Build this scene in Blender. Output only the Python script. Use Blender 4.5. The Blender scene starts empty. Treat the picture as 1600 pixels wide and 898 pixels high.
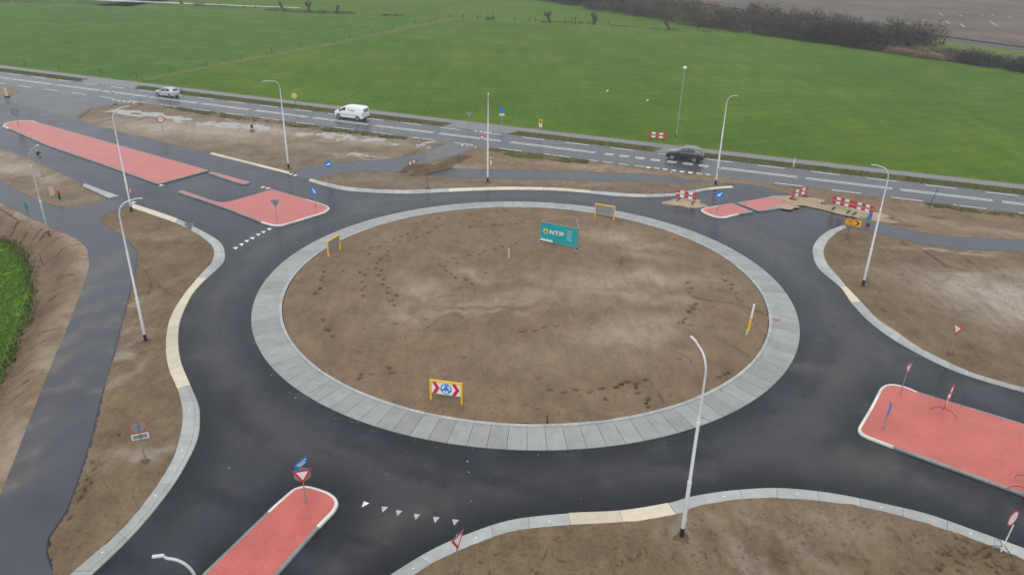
import bpy, bmesh, math, random
import numpy as np
from mathutils import Vector, Matrix
from mathutils.geometry import delaunay_2d_cdt

random.seed(7); np.random.seed(7)
scene = bpy.context.scene
COL = scene.collection
R_ = math.radians

# ------------------------------------------------------------------ camera
SC = 1.1
FPX = 1210.0
PITCH, ROLL = R_(25.4676), R_(1.1777)
CAMH = 23.5647 * SC
CAM = Vector((-0.91876 * SC, -49.36077 * SC, CAMH))
cp, sp, cr, sr = math.cos(PITCH), math.sin(PITCH), math.cos(ROLL), math.sin(ROLL)
V_R = Vector((cr, sr * sp, sr * cp)); V_U = Vector((-sr, cr * sp, cr * cp)); V_F = Vector((0, cp, -sp))
cam_data = bpy.data.cameras.new('Camera')
cam = bpy.data.objects.new('Camera', cam_data); COL.objects.link(cam)
cam_data.sensor_width = 36.0; cam_data.lens = 36.0 * FPX / 1600.0
cam_data.clip_start = 0.5; cam_data.clip_end = 9000
m = Matrix.Identity(4)
for i in range(3):
    m[i][0] = V_R[i]; m[i][1] = V_U[i]; m[i][2] = -V_F[i]; m[i][3] = CAM[i]
cam.matrix_world = m
scene.camera = cam

# ------------------------------------------------------------------ world, sun, exposure
SUN_EL, SUN_AZ = R_(58), R_(195)
w = bpy.data.worlds.new('World'); scene.world = w; w.use_nodes = True
nt = w.node_tree; nt.nodes.clear()
out = nt.nodes.new('ShaderNodeOutputWorld'); bg = nt.nodes.new('ShaderNodeBackground')
sky = nt.nodes.new('ShaderNodeTexSky'); sky.sky_type = 'NISHITA'; sky.sun_disc = False
sky.sun_elevation = SUN_EL; sky.sun_rotation = SUN_AZ; sky.air_density = 1.0; sky.dust_density = 3.0
hs = nt.nodes.new('ShaderNodeHueSaturation'); hs.inputs['Saturation'].default_value = 0.60
nt.links.new(sky.outputs[0], hs.inputs['Color'])
cl = nt.nodes.new('ShaderNodeMix'); cl.data_type = 'RGBA'; cl.inputs[0].default_value = 0.65; cl.inputs[7].default_value = (7.8, 8.05, 8.4, 1)   # even cloud cover over the clear sky
nt.links.new(hs.outputs[0], cl.inputs[6]); nt.links.new(cl.outputs[2], bg.inputs['Color'])
bg.inputs['Strength'].default_value = 0.12
nt.links.new(bg.outputs[0], out.inputs['Surface'])
sl = bpy.data.lights.new('Sun', 'SUN'); sl.energy = 0.9; sl.angle = R_(50); sl.color = (1.0, 0.97, 0.92)
sun = bpy.data.objects.new('Sun', sl); COL.objects.link(sun)
sun.rotation_euler = (R_(90) - SUN_EL, 0, R_(180) - SUN_AZ)
vs = scene.view_settings
vs.view_transform = 'Standard'; vs.look = 'None'; vs.gamma = 1.0; vs.use_curve_mapping = False
vs.exposure = 0.20

# ------------------------------------------------------------------ helpers: place, noise, mesh
def G(px, py, z=0.0):
    """ground point under a sight line (survey of the site, metres, origin = roundabout centre)"""
    x = (px - 800.0) / FPX; y = -(py - 449.0) / FPX
    d = V_F + V_R * x + V_U * y
    t = (z - CAMH) / d.z
    return Vector((CAM.x + d.x * t, CAM.y + d.y * t, z))
def G2(px, py, z=0.0):
    p = G(px, py, z); return (p.x, p.y)
def L(pts, z=0.0): return [G2(x, y, z) for x, y in pts]
def Zm(pts, ox, oy, s=3.99): return [(ox + x / s, oy + y / s) for x, y in pts]

_perm = np.random.RandomState(3).rand(512, 512)
def vnoise(x, y):
    xi = np.floor(x).astype(int); yi = np.floor(y).astype(int)
    fx = x - xi; fy = y - yi; fx = fx * fx * (3 - 2 * fx); fy = fy * fy * (3 - 2 * fy)
    a = _perm[xi & 511, yi & 511]; b = _perm[(xi + 1) & 511, yi & 511]
    c = _perm[xi & 511, (yi + 1) & 511]; d = _perm[(xi + 1) & 511, (yi + 1) & 511]
    return (a + (b - a) * fx) * (1 - fy) + (c + (d - c) * fx) * fy
def fbm(x, y, s=1.0, o=4):
    x = np.asarray(x, float) * s; y = np.asarray(y, float) * s; r = 0; a = .5; t = 0
    for i in range(o):
        r = r + a * vnoise(x + 17.3 * i, y + 9.1 * i); t += a; a *= .5; x = x * 2.03; y = y * 2.03
    return r / t
def smooth(a, b, x):
    t = np.clip((np.asarray(x, float) - a) / (b - a), 0, 1); return t * t * (3 - 2 * t)

def inside(px, py, poly):
    poly = np.asarray(poly); n = len(poly); r = np.zeros(len(px), bool)
    j = n - 1
    for i in range(n):
        xi, yi = poly[i]; xj, yj = poly[j]
        if yi != yj:
            c = ((yi > py) != (yj > py)) & (px < (xj - xi) * (py - yi) / (yj - yi) + xi); r ^= c
        j = i
    return r
def pdist(px, py, line):
    line = np.asarray(line, float); d = np.full(len(px), 1e9)
    for (ax, ay), (bx, by) in zip(line[:-1], line[1:]):
        vx, vy = bx - ax, by - ay; l2 = vx * vx + vy * vy + 1e-12
        t = np.clip(((px - ax) * vx + (py - ay) * vy) / l2, 0, 1)
        d = np.minimum(d, np.hypot(px - ax - t * vx, py - ay - t * vy))
    return d
def catmull(pts, n=6):
    P = [np.array(p, float) for p in pts]; P = [2 * P[0] - P[1]] + P + [2 * P[-1] - P[-2]]; o = []
    for i in range(1, len(P) - 2):
        for k in range(n):
            t = k / n
            o.append(.5 * (2 * P[i] + (P[i + 1] - P[i - 1]) * t + (2 * P[i - 1] - 5 * P[i] + 4 * P[i + 1] - P[i + 2]) * t * t + (3 * P[i] - P[i - 1] - 3 * P[i + 1] + P[i + 2]) * t ** 3))
    o.append(P[-2]); return [tuple(p) for p in o]
def resample(pts, step=None, n=None):
    P = np.asarray(pts, float); s = np.r_[0, np.cumsum(np.hypot(*np.diff(P, axis=0).T))]
    if n is None: n = max(1, int(round(s[-1] / step)))
    t = np.linspace(0, s[-1], n + 1)
    return np.c_[np.interp(t, s, P[:, 0]), np.interp(t, s, P[:, 1])]

def tag(o, label=None, cat=None, group=None, kind=None):
    if label: o['label'] = label
    if cat: o['category'] = cat
    if group: o['group'] = group
    if kind: o['kind'] = kind
    return o
def empty(name, loc=(0, 0, 0), rz=0.0):
    o = bpy.data.objects.new(name, None); COL.objects.link(o); o.location = loc; o.rotation_euler = (0, 0, rz)
    o.empty_display_size = .3; return o
def link(name, me, parent=None, loc=None, rz=None):
    o = bpy.data.objects.new(name, me); COL.objects.link(o)
    if parent: o.parent = parent
    if loc is not None: o.location = loc
    if rz is not None: o.rotation_euler = (0, 0, rz)
    return o

class MB:
    def __init__(s): s.v = []; s.f = []; s.m = []
    def add(s, vs, fs, mi=0):
        b = len(s.v); s.v += [tuple(p) for p in vs]
        for f in fs: s.f.append(tuple(b + i for i in f)); s.m.append(mi)
        return s
    def box(s, c, d, rz=0, mi=0, top=1.0):
        x, y, z = (k / 2 for k in d); ca, sa = math.cos(rz), math.sin(rz); vs = []
        for zz, k in ((-z, 1), (z, top)):
            for xx, yy in ((-x, -y), (x, -y), (x, y), (-x, y)):
                xx *= k; yy *= k
                vs.append((c[0] + xx * ca - yy * sa, c[1] + xx * sa + yy * ca, c[2] + zz))
        return s.add(vs, [(3, 2, 1, 0), (4, 5, 6, 7), (0, 1, 5, 4), (1, 2, 6, 5), (2, 3, 7, 6), (3, 0, 4, 7)], mi)
    def tube(s, pts, rad, n=8, mi=0, cap=True):
        P = [Vector(p) for p in pts]
        if not hasattr(rad, '__len__'): rad = [rad] * len(P)
        b = len(s.v); up = None
        for i, p in enumerate(P):
            t = (P[min(i + 1, len(P) - 1)] - P[max(i - 1, 0)]).normalized()
            if up is None: up = Vector((0, 0, 1)) if abs(t.z) < .9 else Vector((1, 0, 0))
            a = t.cross(up).normalized(); c = a.cross(t).normalized(); up = c
            for k in range(n):
                q = 2 * math.pi * k / n; s.v.append(tuple(p + (a * math.cos(q) + c * math.sin(q)) * rad[i]))
        for i in range(len(P) - 1):
            for k in range(n):
                k2 = (k + 1) % n
                s.f.append((b + i * n + k, b + i * n + k2, b + (i + 1) * n + k2, b + (i + 1) * n + k)); s.m.append(mi)
        if cap:
            s.f.append(tuple(b + k for k in range(n))); s.m.append(mi)
            e = b + (len(P) - 1) * n; s.f.append(tuple(e + k for k in reversed(range(n)))); s.m.append(mi)
        return s
    def plate(s, poly, y0, y1, mi=0):
        """polygon in the local xz plane, thickened from y0 to y1"""
        n = len(poly)
        vs = [(x, y0, z) for x, z in poly] + [(x, y1, z) for x, z in poly]
        return s.add(vs, [tuple(range(n)), tuple(reversed(range(n, 2 * n)))] + [(i, i + n, (i + 1) % n + n, (i + 1) % n) for i in range(n)], mi)
    def slab(s, poly, z0, z1, mi=0):
        n = len(poly)
        vs = [(x, y, z0) for x, y in poly] + [(x, y, z1) for x, y in poly]
        return s.add(vs, [tuple(reversed(range(n))), tuple(range(n, 2 * n))] + [(i, (i + 1) % n, (i + 1) % n + n, i + n) for i in range(n)], mi)
    def ball(s, c, r, nu=10, nv=6, mi=0, sz=1.0):
        vs = [(c[0], c[1], c[2] - r * sz)]
        for j in range(1, nv):
            a = math.pi * j / nv
            for i in range(nu):
                q = 2 * math.pi * i / nu; vs.append((c[0] + r * math.sin(a) * math.cos(q), c[1] + r * math.sin(a) * math.sin(q), c[2] - r * sz * math.cos(a)))
        vs.append((c[0], c[1], c[2] + r * sz)); fs = []
        for i in range(nu):
            i2 = (i + 1) % nu; fs.append((0, 1 + i2, 1 + i)); fs.append((len(vs) - 1, 1 + (nv - 2) * nu + i, 1 + (nv - 2) * nu + i2))
            for j in range(nv - 2): fs.append((1 + j * nu + i, 1 + j * nu + i2, 1 + (j + 1) * nu + i2, 1 + (j + 1) * nu + i))
        return s.add(vs, fs, mi)
    def mesh(s, name, mats, smooth_=False, fix=True):
        me = bpy.data.meshes.new(name); me.from_pydata(s.v, [], s.f)
        if not isinstance(mats, (list, tuple)): mats = [mats]
        for k in mats: me.materials.append(k)
        if any(s.m): me.polygons.foreach_set('material_index', s.m)
        if fix:
            bm = bmesh.new(); bm.from_mesh(me); bmesh.ops.recalc_face_normals(bm, faces=bm.faces); bm.to_mesh(me); bm.free()
        if smooth_:
            me.polygons.foreach_set('use_smooth', [True] * len(me.polygons))
            me.set_sharp_from_angle(angle=R_(40))
        me.update(); return me
    def build(s, name, mats, parent=None, smooth_=False, loc=None, rz=None):
        return link(name, s.mesh(name, mats, smooth_), parent, loc, rz)

# ------------------------------------------------------------------ materials
def new_mat(name):
    mt = bpy.data.materials.new(name); mt.use_nodes = True
    n = mt.node_tree.nodes; b = n['Principled BSDF']; return mt, mt.node_tree, n, b
def ramp(nt, src, stops):
    r = nt.nodes.new('ShaderNodeValToRGB'); e = r.color_ramp.elements
    while len(e) < len(stops): e.new(.5)
    for k, (p, c) in zip(e, stops): k.position = p; k.color = (*c, 1) if len(c) == 3 else c
    nt.links.new(src, r.inputs[0]); return r.outputs[0]
def tex(nt, kind, scale, coord='Object', detail=4, rough=.6, **kw):
    tc = nt.nodes.get('TC') or nt.nodes.new('ShaderNodeTexCoord'); tc.name = 'TC'
    if coord == 'World':
        g = nt.nodes.get('GEO') or nt.nodes.new('ShaderNodeNewGeometry'); g.name = 'GEO'; src = g.outputs['Position']
    else: src = tc.outputs[coord]
    t = nt.nodes.new('ShaderNodeTex' + kind)
    if 'Scale' in t.inputs: t.inputs['Scale'].default_value = scale
    if kind == 'Noise': t.inputs['Detail'].default_value = detail; t.inputs['Roughness'].default_value = rough
    if 'map' in kw:
        mp = nt.nodes.new('ShaderNodeMapping'); nt.links.new(src, mp.inputs[0]); mp.inputs['Scale'].default_value = kw['map']
        if 'rot' in kw: mp.inputs['Rotation'].default_value = kw['rot']
        src = mp.outputs[0]
    nt.links.new(src, t.inputs['Vector']); return t
def mix(nt, fac, a, b, mode='MIX'):
    x = nt.nodes.new('ShaderNodeMix'); x.data_type = 'RGBA'; x.blend_type = mode
    for s, v in ((x.inputs[0], fac), (x.inputs[6], a), (x.inputs[7], b)):
        if isinstance(v, (int, float)): s.default_value = v
        elif isinstance(v, (tuple, list)): s.default_value = (*v, 1) if len(v) == 3 else v
        else: nt.links.new(v, s)
    return x.outputs[2]
def mth(nt, op, a, b=0.0, clamp=False):
    x = nt.nodes.new('ShaderNodeMath'); x.operation = op; x.use_clamp = clamp
    for s, v in ((x.inputs[0], a), (x.inputs[1], b)):
        if isinstance(v, (int, float)): s.default_value = v
        else: nt.links.new(v, s)
    return x.outputs[0]
def bump(nt, b, h, strength=.5, dist=.02):
    k = nt.nodes.new('ShaderNodeBump'); k.inputs['Strength'].default_value = strength; k.inputs['Distance'].default_value = dist
    nt.links.new(h, k.inputs['Height']); nt.links.new(k.outputs[0], b.inputs['Normal'])
def attr(nt, name):
    a = nt.nodes.new('ShaderNodeAttribute'); a.attribute_name = name; return a
def plain(name, col, rough=.5, metal=0.0, var=.12, scale=6.0, spec=.5, coat=0.0):
    mt, nt, n, b = new_mat(name)
    t = tex(nt, 'Noise', scale, 'World', 5)
    c = ramp(nt, t.outputs[0], [(.3, tuple(k * (1 - var) for k in col)), (.7, tuple(min(1, k * (1 + var)) for k in col))])
    nt.links.new(c, b.inputs['Base Color']); b.inputs['Roughness'].default_value = rough; b.inputs['Metallic'].default_value = metal
    b.inputs['Specular IOR Level'].default_value = spec; b.inputs['Coat Weight'].default_value = coat
    return mt

def mat_soil(name, dark, mid, light, pale, gloss=.62):
    mt, nt, n, b = new_mat(name)
    n1 = tex(nt, 'Noise', .35, 'World', 6, .62); n2 = tex(nt, 'Noise', 5.0, 'World', 6, .7); n3 = tex(nt, 'Noise', 1.6, 'World', 5, .65, map=(1, .35, 1), rot=(0, 0, .5))
    c = ramp(nt, n1.outputs[0], [(.28, dark), (.5, mid), (.72, light)])
    c2 = ramp(nt, n2.outputs[0], [(.25, (.62, .62, .61)), (.5, (1, 1, 1)), (.8, (1.26, 1.24, 1.2))])
    c = mix(nt, .85, c, c2, 'MULTIPLY')
    c3 = ramp(nt, n3.outputs[0], [(.3, (.78, .77, .75)), (.65, (1.12, 1.12, 1.1))])
    c = mix(nt, .7, c, c3, 'MULTIPLY')
    n4 = tex(nt, 'Noise', 17, 'World', 5, .75)
    c = mix(nt, .6, c, ramp(nt, n4.outputs[0], [(.3, (.6, .6, .6)), (.5, (1, 1, 1)), (.75, (1.35, 1.33, 1.3))]), 'MULTIPLY')
    n7 = tex(nt, 'Noise', 7.5, 'World', 3, .5)
    sk = mix(nt, 1.0, c, ramp(nt, n7.outputs[0], [(.27, (.45, .44, .43)), (.36, (1, 1, 1)), (.68, (1, 1, 1)), (.78, (1.3, 1.27, 1.22))]), 'MULTIPLY')
    c = sk
    a = attr(nt, 'pale'); f = mth(nt, 'MULTIPLY', a.outputs['Fac'], mth(nt, 'ADD', mth(nt, 'MULTIPLY', ramp_f(nt, n3.outputs[0], .25, .65), .5), .35))
    c = mix(nt, f, c, pale)
    d = attr(nt, 'damp_shade'); c = mix(nt, d.outputs['Fac'], c, mix(nt, 1.0, c, (.40, .39, .39), 'MULTIPLY'))  # darker soil colour: damp patches, and shade painted into the dents
    nt.links.new(c, b.inputs['Base Color'])
    r = mth(nt, 'SUBTRACT', gloss + .18, mth(nt, 'MULTIPLY', f, .34)); nt.links.new(r, b.inputs['Roughness'])
    b.inputs['Specular IOR Level'].default_value = .22
    h = mth(nt, 'ADD', n2.outputs[0], mth(nt, 'MULTIPLY', tex(nt, 'Noise', 16, 'World', 4, .7).outputs[0], .5))
    bump(nt, b, h, .6, .05)
    return mt
def ramp_f(nt, src, a, b):
    mr = nt.nodes.new('ShaderNodeMapRange'); mr.inputs[1].default_value = a; mr.inputs[2].default_value = b; mr.clamp = True
    nt.links.new(src, mr.inputs[0]); return mr.outputs[0]
def mat_asphalt(name, base, dust, rough=(.42, .66), attrs=True, grain=.25):
    mt, nt, n, b = new_mat(name)
    n1 = tex(nt, 'Noise', .22, 'World', 6, .62); n2 = tex(nt, 'Noise', 9, 'World', 5, .7); n3 = tex(nt, 'Noise', 1.3, 'World', 6, .7)
    c = ramp(nt, n1.outputs[0], [(.3, tuple(k * .8 for k in base)), (.7, tuple(k * 1.25 for k in base))])
    c = mix(nt, grain * 2, c, ramp(nt, n2.outputs[0], [(.3, (.6, .6, .6)), (.55, (1, 1, 1)), (.8, (1.5, 1.5, 1.5))]), 'MULTIPLY')
    if attrs:
        a = attr(nt, 'dust'); f = mth(nt, 'MULTIPLY', a.outputs['Fac'], mth(nt, 'ADD', mth(nt, 'MULTIPLY', ramp_f(nt, n3.outputs[0], .3, .7), .6), .3), True)
        c = mix(nt, f, c, dust)
        wt = attr(nt, 'wet'); c = mix(nt, wt.outputs['Fac'], c, mix(nt, 1.0, c, (.22, .25, .31), 'MULTIPLY'))
    else:
        c = mix(nt, mth(nt, 'MULTIPLY', ramp_f(nt, n3.outputs[0], .5, .7), .5), c, dust)
    nt.links.new(c, b.inputs['Base Color'])
    r = mth(nt, 'ADD', mth(nt, 'MULTIPLY', ramp_f(nt, n1.outputs[0], .3, .7), rough[1] - rough[0]), rough[0])
    if attrs: r = mth(nt, 'SUBTRACT', r, mth(nt, 'MULTIPLY', wt.outputs['Fac'], .08))
    nt.links.new(r, b.inputs['Roughness']); b.inputs['Specular IOR Level'].default_value = .27
    bump(nt, b, n2.outputs[0], .25, .012)
    return mt
def mat_grass(name, a, b_, c_, scale=.12, fine=2.2, stretch=None, bs=.6):
    mt, nt, n, b = new_mat(name)
    n1 = tex(nt, 'Noise', scale, 'World', 7, .6); n2 = tex(nt, 'Noise', fine, 'World', 6, .75)
    kw = dict(map=(1, .18, 1), rot=(0, 0, R_(21))) if stretch is None else dict(map=stretch, rot=(0, 0, R_(21)))
    n3 = tex(nt, 'Noise', .45, 'World', 6, .7, **kw)
    c = ramp(nt, n1.outputs[0], [(.28, a), (.5, b_), (.74, c_)])
    c = mix(nt, .9, c, ramp(nt, n2.outputs[0], [(.25, (.5, .54, .46)), (.5, (1, 1, 1)), (.8, (1.5, 1.42, 1.3))]), 'MULTIPLY')
    c = mix(nt, .6, c, ramp(nt, n3.outputs[0], [(.3, (.72, .74, .7)), (.7, (1.2, 1.16, 1.08))]), 'MULTIPLY')
    n5 = tex(nt, 'Noise', .035, 'World', 5, .55); n6 = tex(nt, 'Wave', .09, 'World', map=(1, 1, 1), rot=(0, 0, R_(70)))
    n6.inputs['Distortion'].default_value = 2.5; n6.inputs['Detail'].default_value = 3
    c = mix(nt, .8, c, ramp(nt, n5.outputs[0], [(.3, (.82, .86, .8)), (.7, (1.18, 1.12, 1.1))]), 'MULTIPLY')
    c = mix(nt, .25, c, ramp(nt, n6.outputs[0], [(.2, (.82, .84, .82)), (.8, (1.14, 1.12, 1.1))]), 'MULTIPLY')
    nt.links.new(c, b.inputs['Base Color']); b.inputs['Roughness'].default_value = .9; b.inputs['Specular IOR Level'].default_value = .05
    bump(nt, b, n2.outputs[0], bs, .15)
    return mt
def mat_concrete(name, col, bricks=False, var=.14):
    mt, nt, n, b = new_mat(name)
    n1 = tex(nt, 'Noise', 1.1, 'World', 6, .65); n2 = tex(nt, 'Noise', 22, 'World', 4, .7)
    oi = nt.nodes.new('ShaderNodeObjectInfo')
    c = ramp(nt, n1.outputs[0], [(.25, tuple(k * (1 - var * 1.6) for k in col)), (.55, col), (.8, tuple(k * (1 + var) for k in col))])
    c = mix(nt, .45, c, ramp(nt, n2.outputs[0], [(.3, (.75, .75, .75)), (.7, (1.15, 1.15, 1.15))]), 'MULTIPLY')
    c = mix(nt, .6, c, ramp(nt, oi.outputs['Random'], [(0, (.74, .74, .72)), (.5, (1, 1, 1)), (1, (1.14, 1.14, 1.14))]), 'MULTIPLY')
    h = n2.outputs[0]
    if bricks:
        br = tex(nt, 'Brick', 1.0, 'Object'); br.inputs['Brick Width'].default_value = .2; br.inputs['Row Height'].default_value = .1
        br.inputs['Mortar Size'].default_value = .012; br.inputs['Mortar Smooth'].default_value = .3
        br.inputs['Color1'].default_value = (1, 1, 1, 1); br.inputs['Color2'].default_value = (.93, .93, .93, 1); br.inputs['Mortar'].default_value = (.62, .62, .6, 1)
        c = mix(nt, 1.0, c, br.outputs['Color'], 'MULTIPLY')
        h = mth(nt, 'SUBTRACT', mth(nt, 'MULTIPLY', n2.outputs[0], .2), br.outputs['Fac'])
    nt.links.new(c, b.inputs['Base Color']); b.inputs['Roughness'].default_value = .34; b.inputs['Specular IOR Level'].default_value = .6
    bump(nt, b, h, .35, .01)
    return mt
def mat_redpave():
    mt, nt, n, b = new_mat('red_block_paving')
    br = tex(nt, 'Brick', 1.0, 'Object', map=(1, 1, 1), rot=(0, 0, R_(12)))
    br.inputs['Brick Width'].default_value = .21; br.inputs['Row Height'].default_value = .105; br.inputs['Mortar Size'].default_value = .008; br.inputs['Mortar Smooth'].default_value = .4
    br.inputs['Color1'].default_value = (.57, .125, .095, 1); br.inputs['Color2'].default_value = (.53, .110, .083, 1); br.inputs['Mortar'].default_value = (.27, .045, .035, 1)
    n1 = tex(nt, 'Noise', .6, 'World', 6, .65); n2 = tex(nt, 'Noise', 5, 'World', 5, .7)
    c = mix(nt, .7, br.outputs['Color'], ramp(nt, n1.outputs[0], [(.3, (.8, .8, .8)), (.7, (1.2, 1.18, 1.18))]), 'MULTIPLY')
    c = mix(nt, mth(nt, 'MULTIPLY', ramp_f(nt, n2.outputs[0], .5, .85), .22), c, (.5, .24, .19))
    nt.links.new(c, b.inputs['Base Color']); b.inputs['Roughness'].default_value = .30; b.inputs['Specular IOR Level'].default_value = .6
    bump(nt, b, mth(nt, 'SUBTRACT', 0.0, br.outputs['Fac']), .3, .008)
    return mt
def mat_water():
    mt, nt, n, b = new_mat('puddle_water')
    b.inputs['Base Color'].default_value = (.30, .27, .235, 1); b.inputs['Roughness'].default_value = .05; b.inputs['IOR'].default_value = 1.4
    b.inputs['Specular IOR Level'].default_value = .6
    bump(nt, b, tex(nt, 'Noise', 2.5, 'World', 3).outputs[0], .04, .02); return mt
def mat_attrcol(name, rough=.85):
    mt, nt, n, b = new_mat(name)
    a = attr(nt, 'tint'); t = tex(nt, 'Noise', 3.0, 'World', 4)
    c = mix(nt, .5, a.outputs['Color'], ramp(nt, t.outputs[0], [(.3, (.7, .7, .7)), (.7, (1.3, 1.3, 1.3))]), 'MULTIPLY')
    nt.links.new(c, b.inputs['Base Color']); b.inputs['Roughness'].default_value = rough; b.inputs['Specular IOR Level'].default_value = .15
    return mt

M = {}
M['soil'] = mat_soil('bare_soil', (.160, .108, .063), (.198, .136, .082), (.238, .168, .104), (.38, .30, .225))
M['soil2'] = mat_soil('verge_soil', (.132, .090, .050), (.172, .120, .068), (.215, .154, .090), (.42, .36, .295))
M['sand'] = mat_soil('wet_sand', (.20, .145, .09), (.27, .205, .135), (.33, .26, .18), (.40, .34, .275))
M['heap'] = mat_soil('dug_soil', (.095, .065, .04), (.13, .09, .055), (.165, .117, .073), (.2, .15, .105))
M['ysand'] = mat_soil('yellow_sand', (.33, .255, .155), (.39, .31, .20), (.44, .36, .24), (.46, .39, .28))
M['asphalt'] = mat_asphalt('fresh_asphalt', (.030, .0335, .041), (.100, .080, .062), (.22, .38))
M['path'] = mat_asphalt('cycle_path_asphalt', (.058, .063, .073), (.16, .135, .108), (.24, .40))
M['mainroad'] = mat_asphalt('main_road_asphalt', (.062, .066, .073), (.10, .10, .105), (.20, .36), False, .3)
M['oldroad'] = mat_asphalt('old_grey_asphalt', (.115, .115, .11), (.19, .18, .16), (.3, .5), False, .4)
M['farpath'] = mat_asphalt('far_cycle_path_asphalt', (.16, .16, .16), (.22, .215, .205), (.3, .45), False, .3)
M['meadow'] = mat_grass('meadow_grass', (.068, .130, .013), (.084, .154, .016), (.104, .168, .024))
M['meadow2'] = mat_grass('rough_meadow_grass', (.055, .125, .018), (.072, .150, .024), (.10, .172, .036), .16, 1.4)
M['strip'] = mat_grass('dry_grass', (.10, .125, .030), (.135, .16, .045), (.18, .19, .07), .5, 2.5)
M['verge'] = mat_grass('verge_grass', (.075, .085, .02), (.11, .115, .034), (.155, .14, .06), .8, 3.5)
M['ground'] = mat_grass('distant_grass', (.045, .09, .025), (.06, .11, .03), (.08, .12, .04), .02, .5)
M['plough'] = mat_grass('ploughed_earth', (.115, .092, .078), (.15, .122, .105), (.20, .168, .148), .05, 1.2, (1, .05, 1))
M['cropfield'] = mat_grass('crop_base', (.07, .15, .012), (.10, .20, .016), (.13, .25, .026), .5, 4)
M['concrete'] = mat_concrete('kerb_concrete', (.39, .40, .38))
M['apron'] = mat_concrete('apron_concrete', (.355, .36, .345), True)
M['cream'] = mat_concrete('cream_concrete', (.64, .565, .42), var=.10)
M['greykerb'] = mat_concrete('grey_kerb', (.235, .235, .225))
M['whitekerb'] = mat_concrete('white_kerb', (.74, .72, .66), var=.08)
M['red'] = mat_redpave()
M['water'] = mat_water()
M['paint'] = plain('road_paint', (.74, .73, .66), .6, var=.22, scale=3)
M['wornpaint'] = plain('worn_road_paint', (.42, .40, .36), .65, var=.3, scale=5)
M['white'] = plain('white_sheet', (.80, .80, .80), .4, var=.04)
M['redp'] = plain('red_sheet', (.62, .018, .030), .4, var=.06)
M['bluep'] = plain('blue_sheet', (.012, .21, .66), .4, var=.06)
M['yellowp'] = plain('yellow_paint', (.85, .50, .015), .4, var=.06)
M['orangep'] = plain('orange_sheet', (.85, .38, .01), .45, var=.06)
M['black'] = plain('black_paint', (.012, .012, .012), .5, var=.2)
M['galv'] = plain('galvanised_steel', (.36, .38, .39), .42, .55, var=.15, scale=12)
M['alu'] = plain('aluminium_back', (.30, .33, .35), .45, .35, var=.1)
M['lamp'] = plain('lamp_column_paint', (.62, .63, .66), .35, .1, var=.05)
M['oldlamp'] = plain('weathered_column', (.36, .38, .36), .5, .2, var=.2, scale=3)
M['teal'] = plain('teal_banner', (.006, .33, .36), .5, var=.07, scale=2)
M['lime'] = plain('lime_print', (.62, .66, .09), .5, var=.05)
M['wood'] = plain('weathered_wood', (.11, .08, .055), .85, var=.35, scale=9)
M['rust'] = plain('rusty_steel', (.14, .075, .045), .8, var=.35, scale=9)
M['bark'] = plain('willow_bark', (.055, .047, .038), .9, var=.4, scale=3)
M['rubber'] = plain('tyre_rubber', (.018, .018, .019), .75, var=.2)
M['rim'] = plain('alloy_rim', (.50, .51, .52), .3, .6, var=.08)
M['glass'] = plain('dark_glass', (.02, .028, .032), .06, var=.1, spec=.8)
M['paleglass'] = plain('pale_glass', (.20, .26, .30), .08, var=.1, spec=.8)
M['carwhite'] = plain('white_car_paint', (.80, .81, .82), .25, var=.02, coat=.6)
M['carsilver'] = plain('silver_car_paint', (.50, .55, .58), .28, .35, var=.04, coat=.7)
M['cardark'] = plain('dark_teal_car_paint', (.012, .030, .038), .18, .2, var=.08, coat=1.0)
M['chrome'] = plain('bright_trim', (.65, .66, .68), .2, .7, var=.03)
M['tail'] = plain('tail_lamp', (.65, .02, .05), .2, var=.05, coat=1)
M['plate'] = plain('number_plate', (.80, .55, .03), .4, var=.03)
M['tealpaint'] = plain('teal_stripe', (.02, .25, .25), .3, var=.05)
M['pipe'] = plain('yellow_pipe', (.85, .52, .02), .4, var=.05)
M['maroon'] = plain('maroon_plastic', (.12, .015, .018), .6, var=.2)
M['leafmix'] = mat_attrcol('leaf_mix', .7)
M['twigmix'] = mat_attrcol('twig_mix', .9)
M['rail'] = plain('rail_steel', (.045, .045, .05), .5, .4, var=.2)
M['ballast'] = plain('ballast', (.10, .10, .105), .9, var=.3, scale=4)

# ------------------------------------------------------------------ sheets and soil patches
def sheet(name, poly, z, mat, parent=None, kind='structure'):
    """flat sheet on the ground from a ground polygon"""
    me = bpy.data.meshes.new(name); me.from_pydata([(x, y, z) for x, y in poly], [], [tuple(range(len(poly)))])
    bm = bmesh.new(); bm.from_mesh(me); bmesh.ops.triangulate(bm, faces=bm.faces)
    for f in bm.faces:
        if f.normal.z < 0: f.normal_flip()
    bm.to_mesh(me); bm.free()
    me.materials.append(mat); o = link(name, me, parent)
    if kind and not parent: tag(o, kind=kind)
    return o

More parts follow.
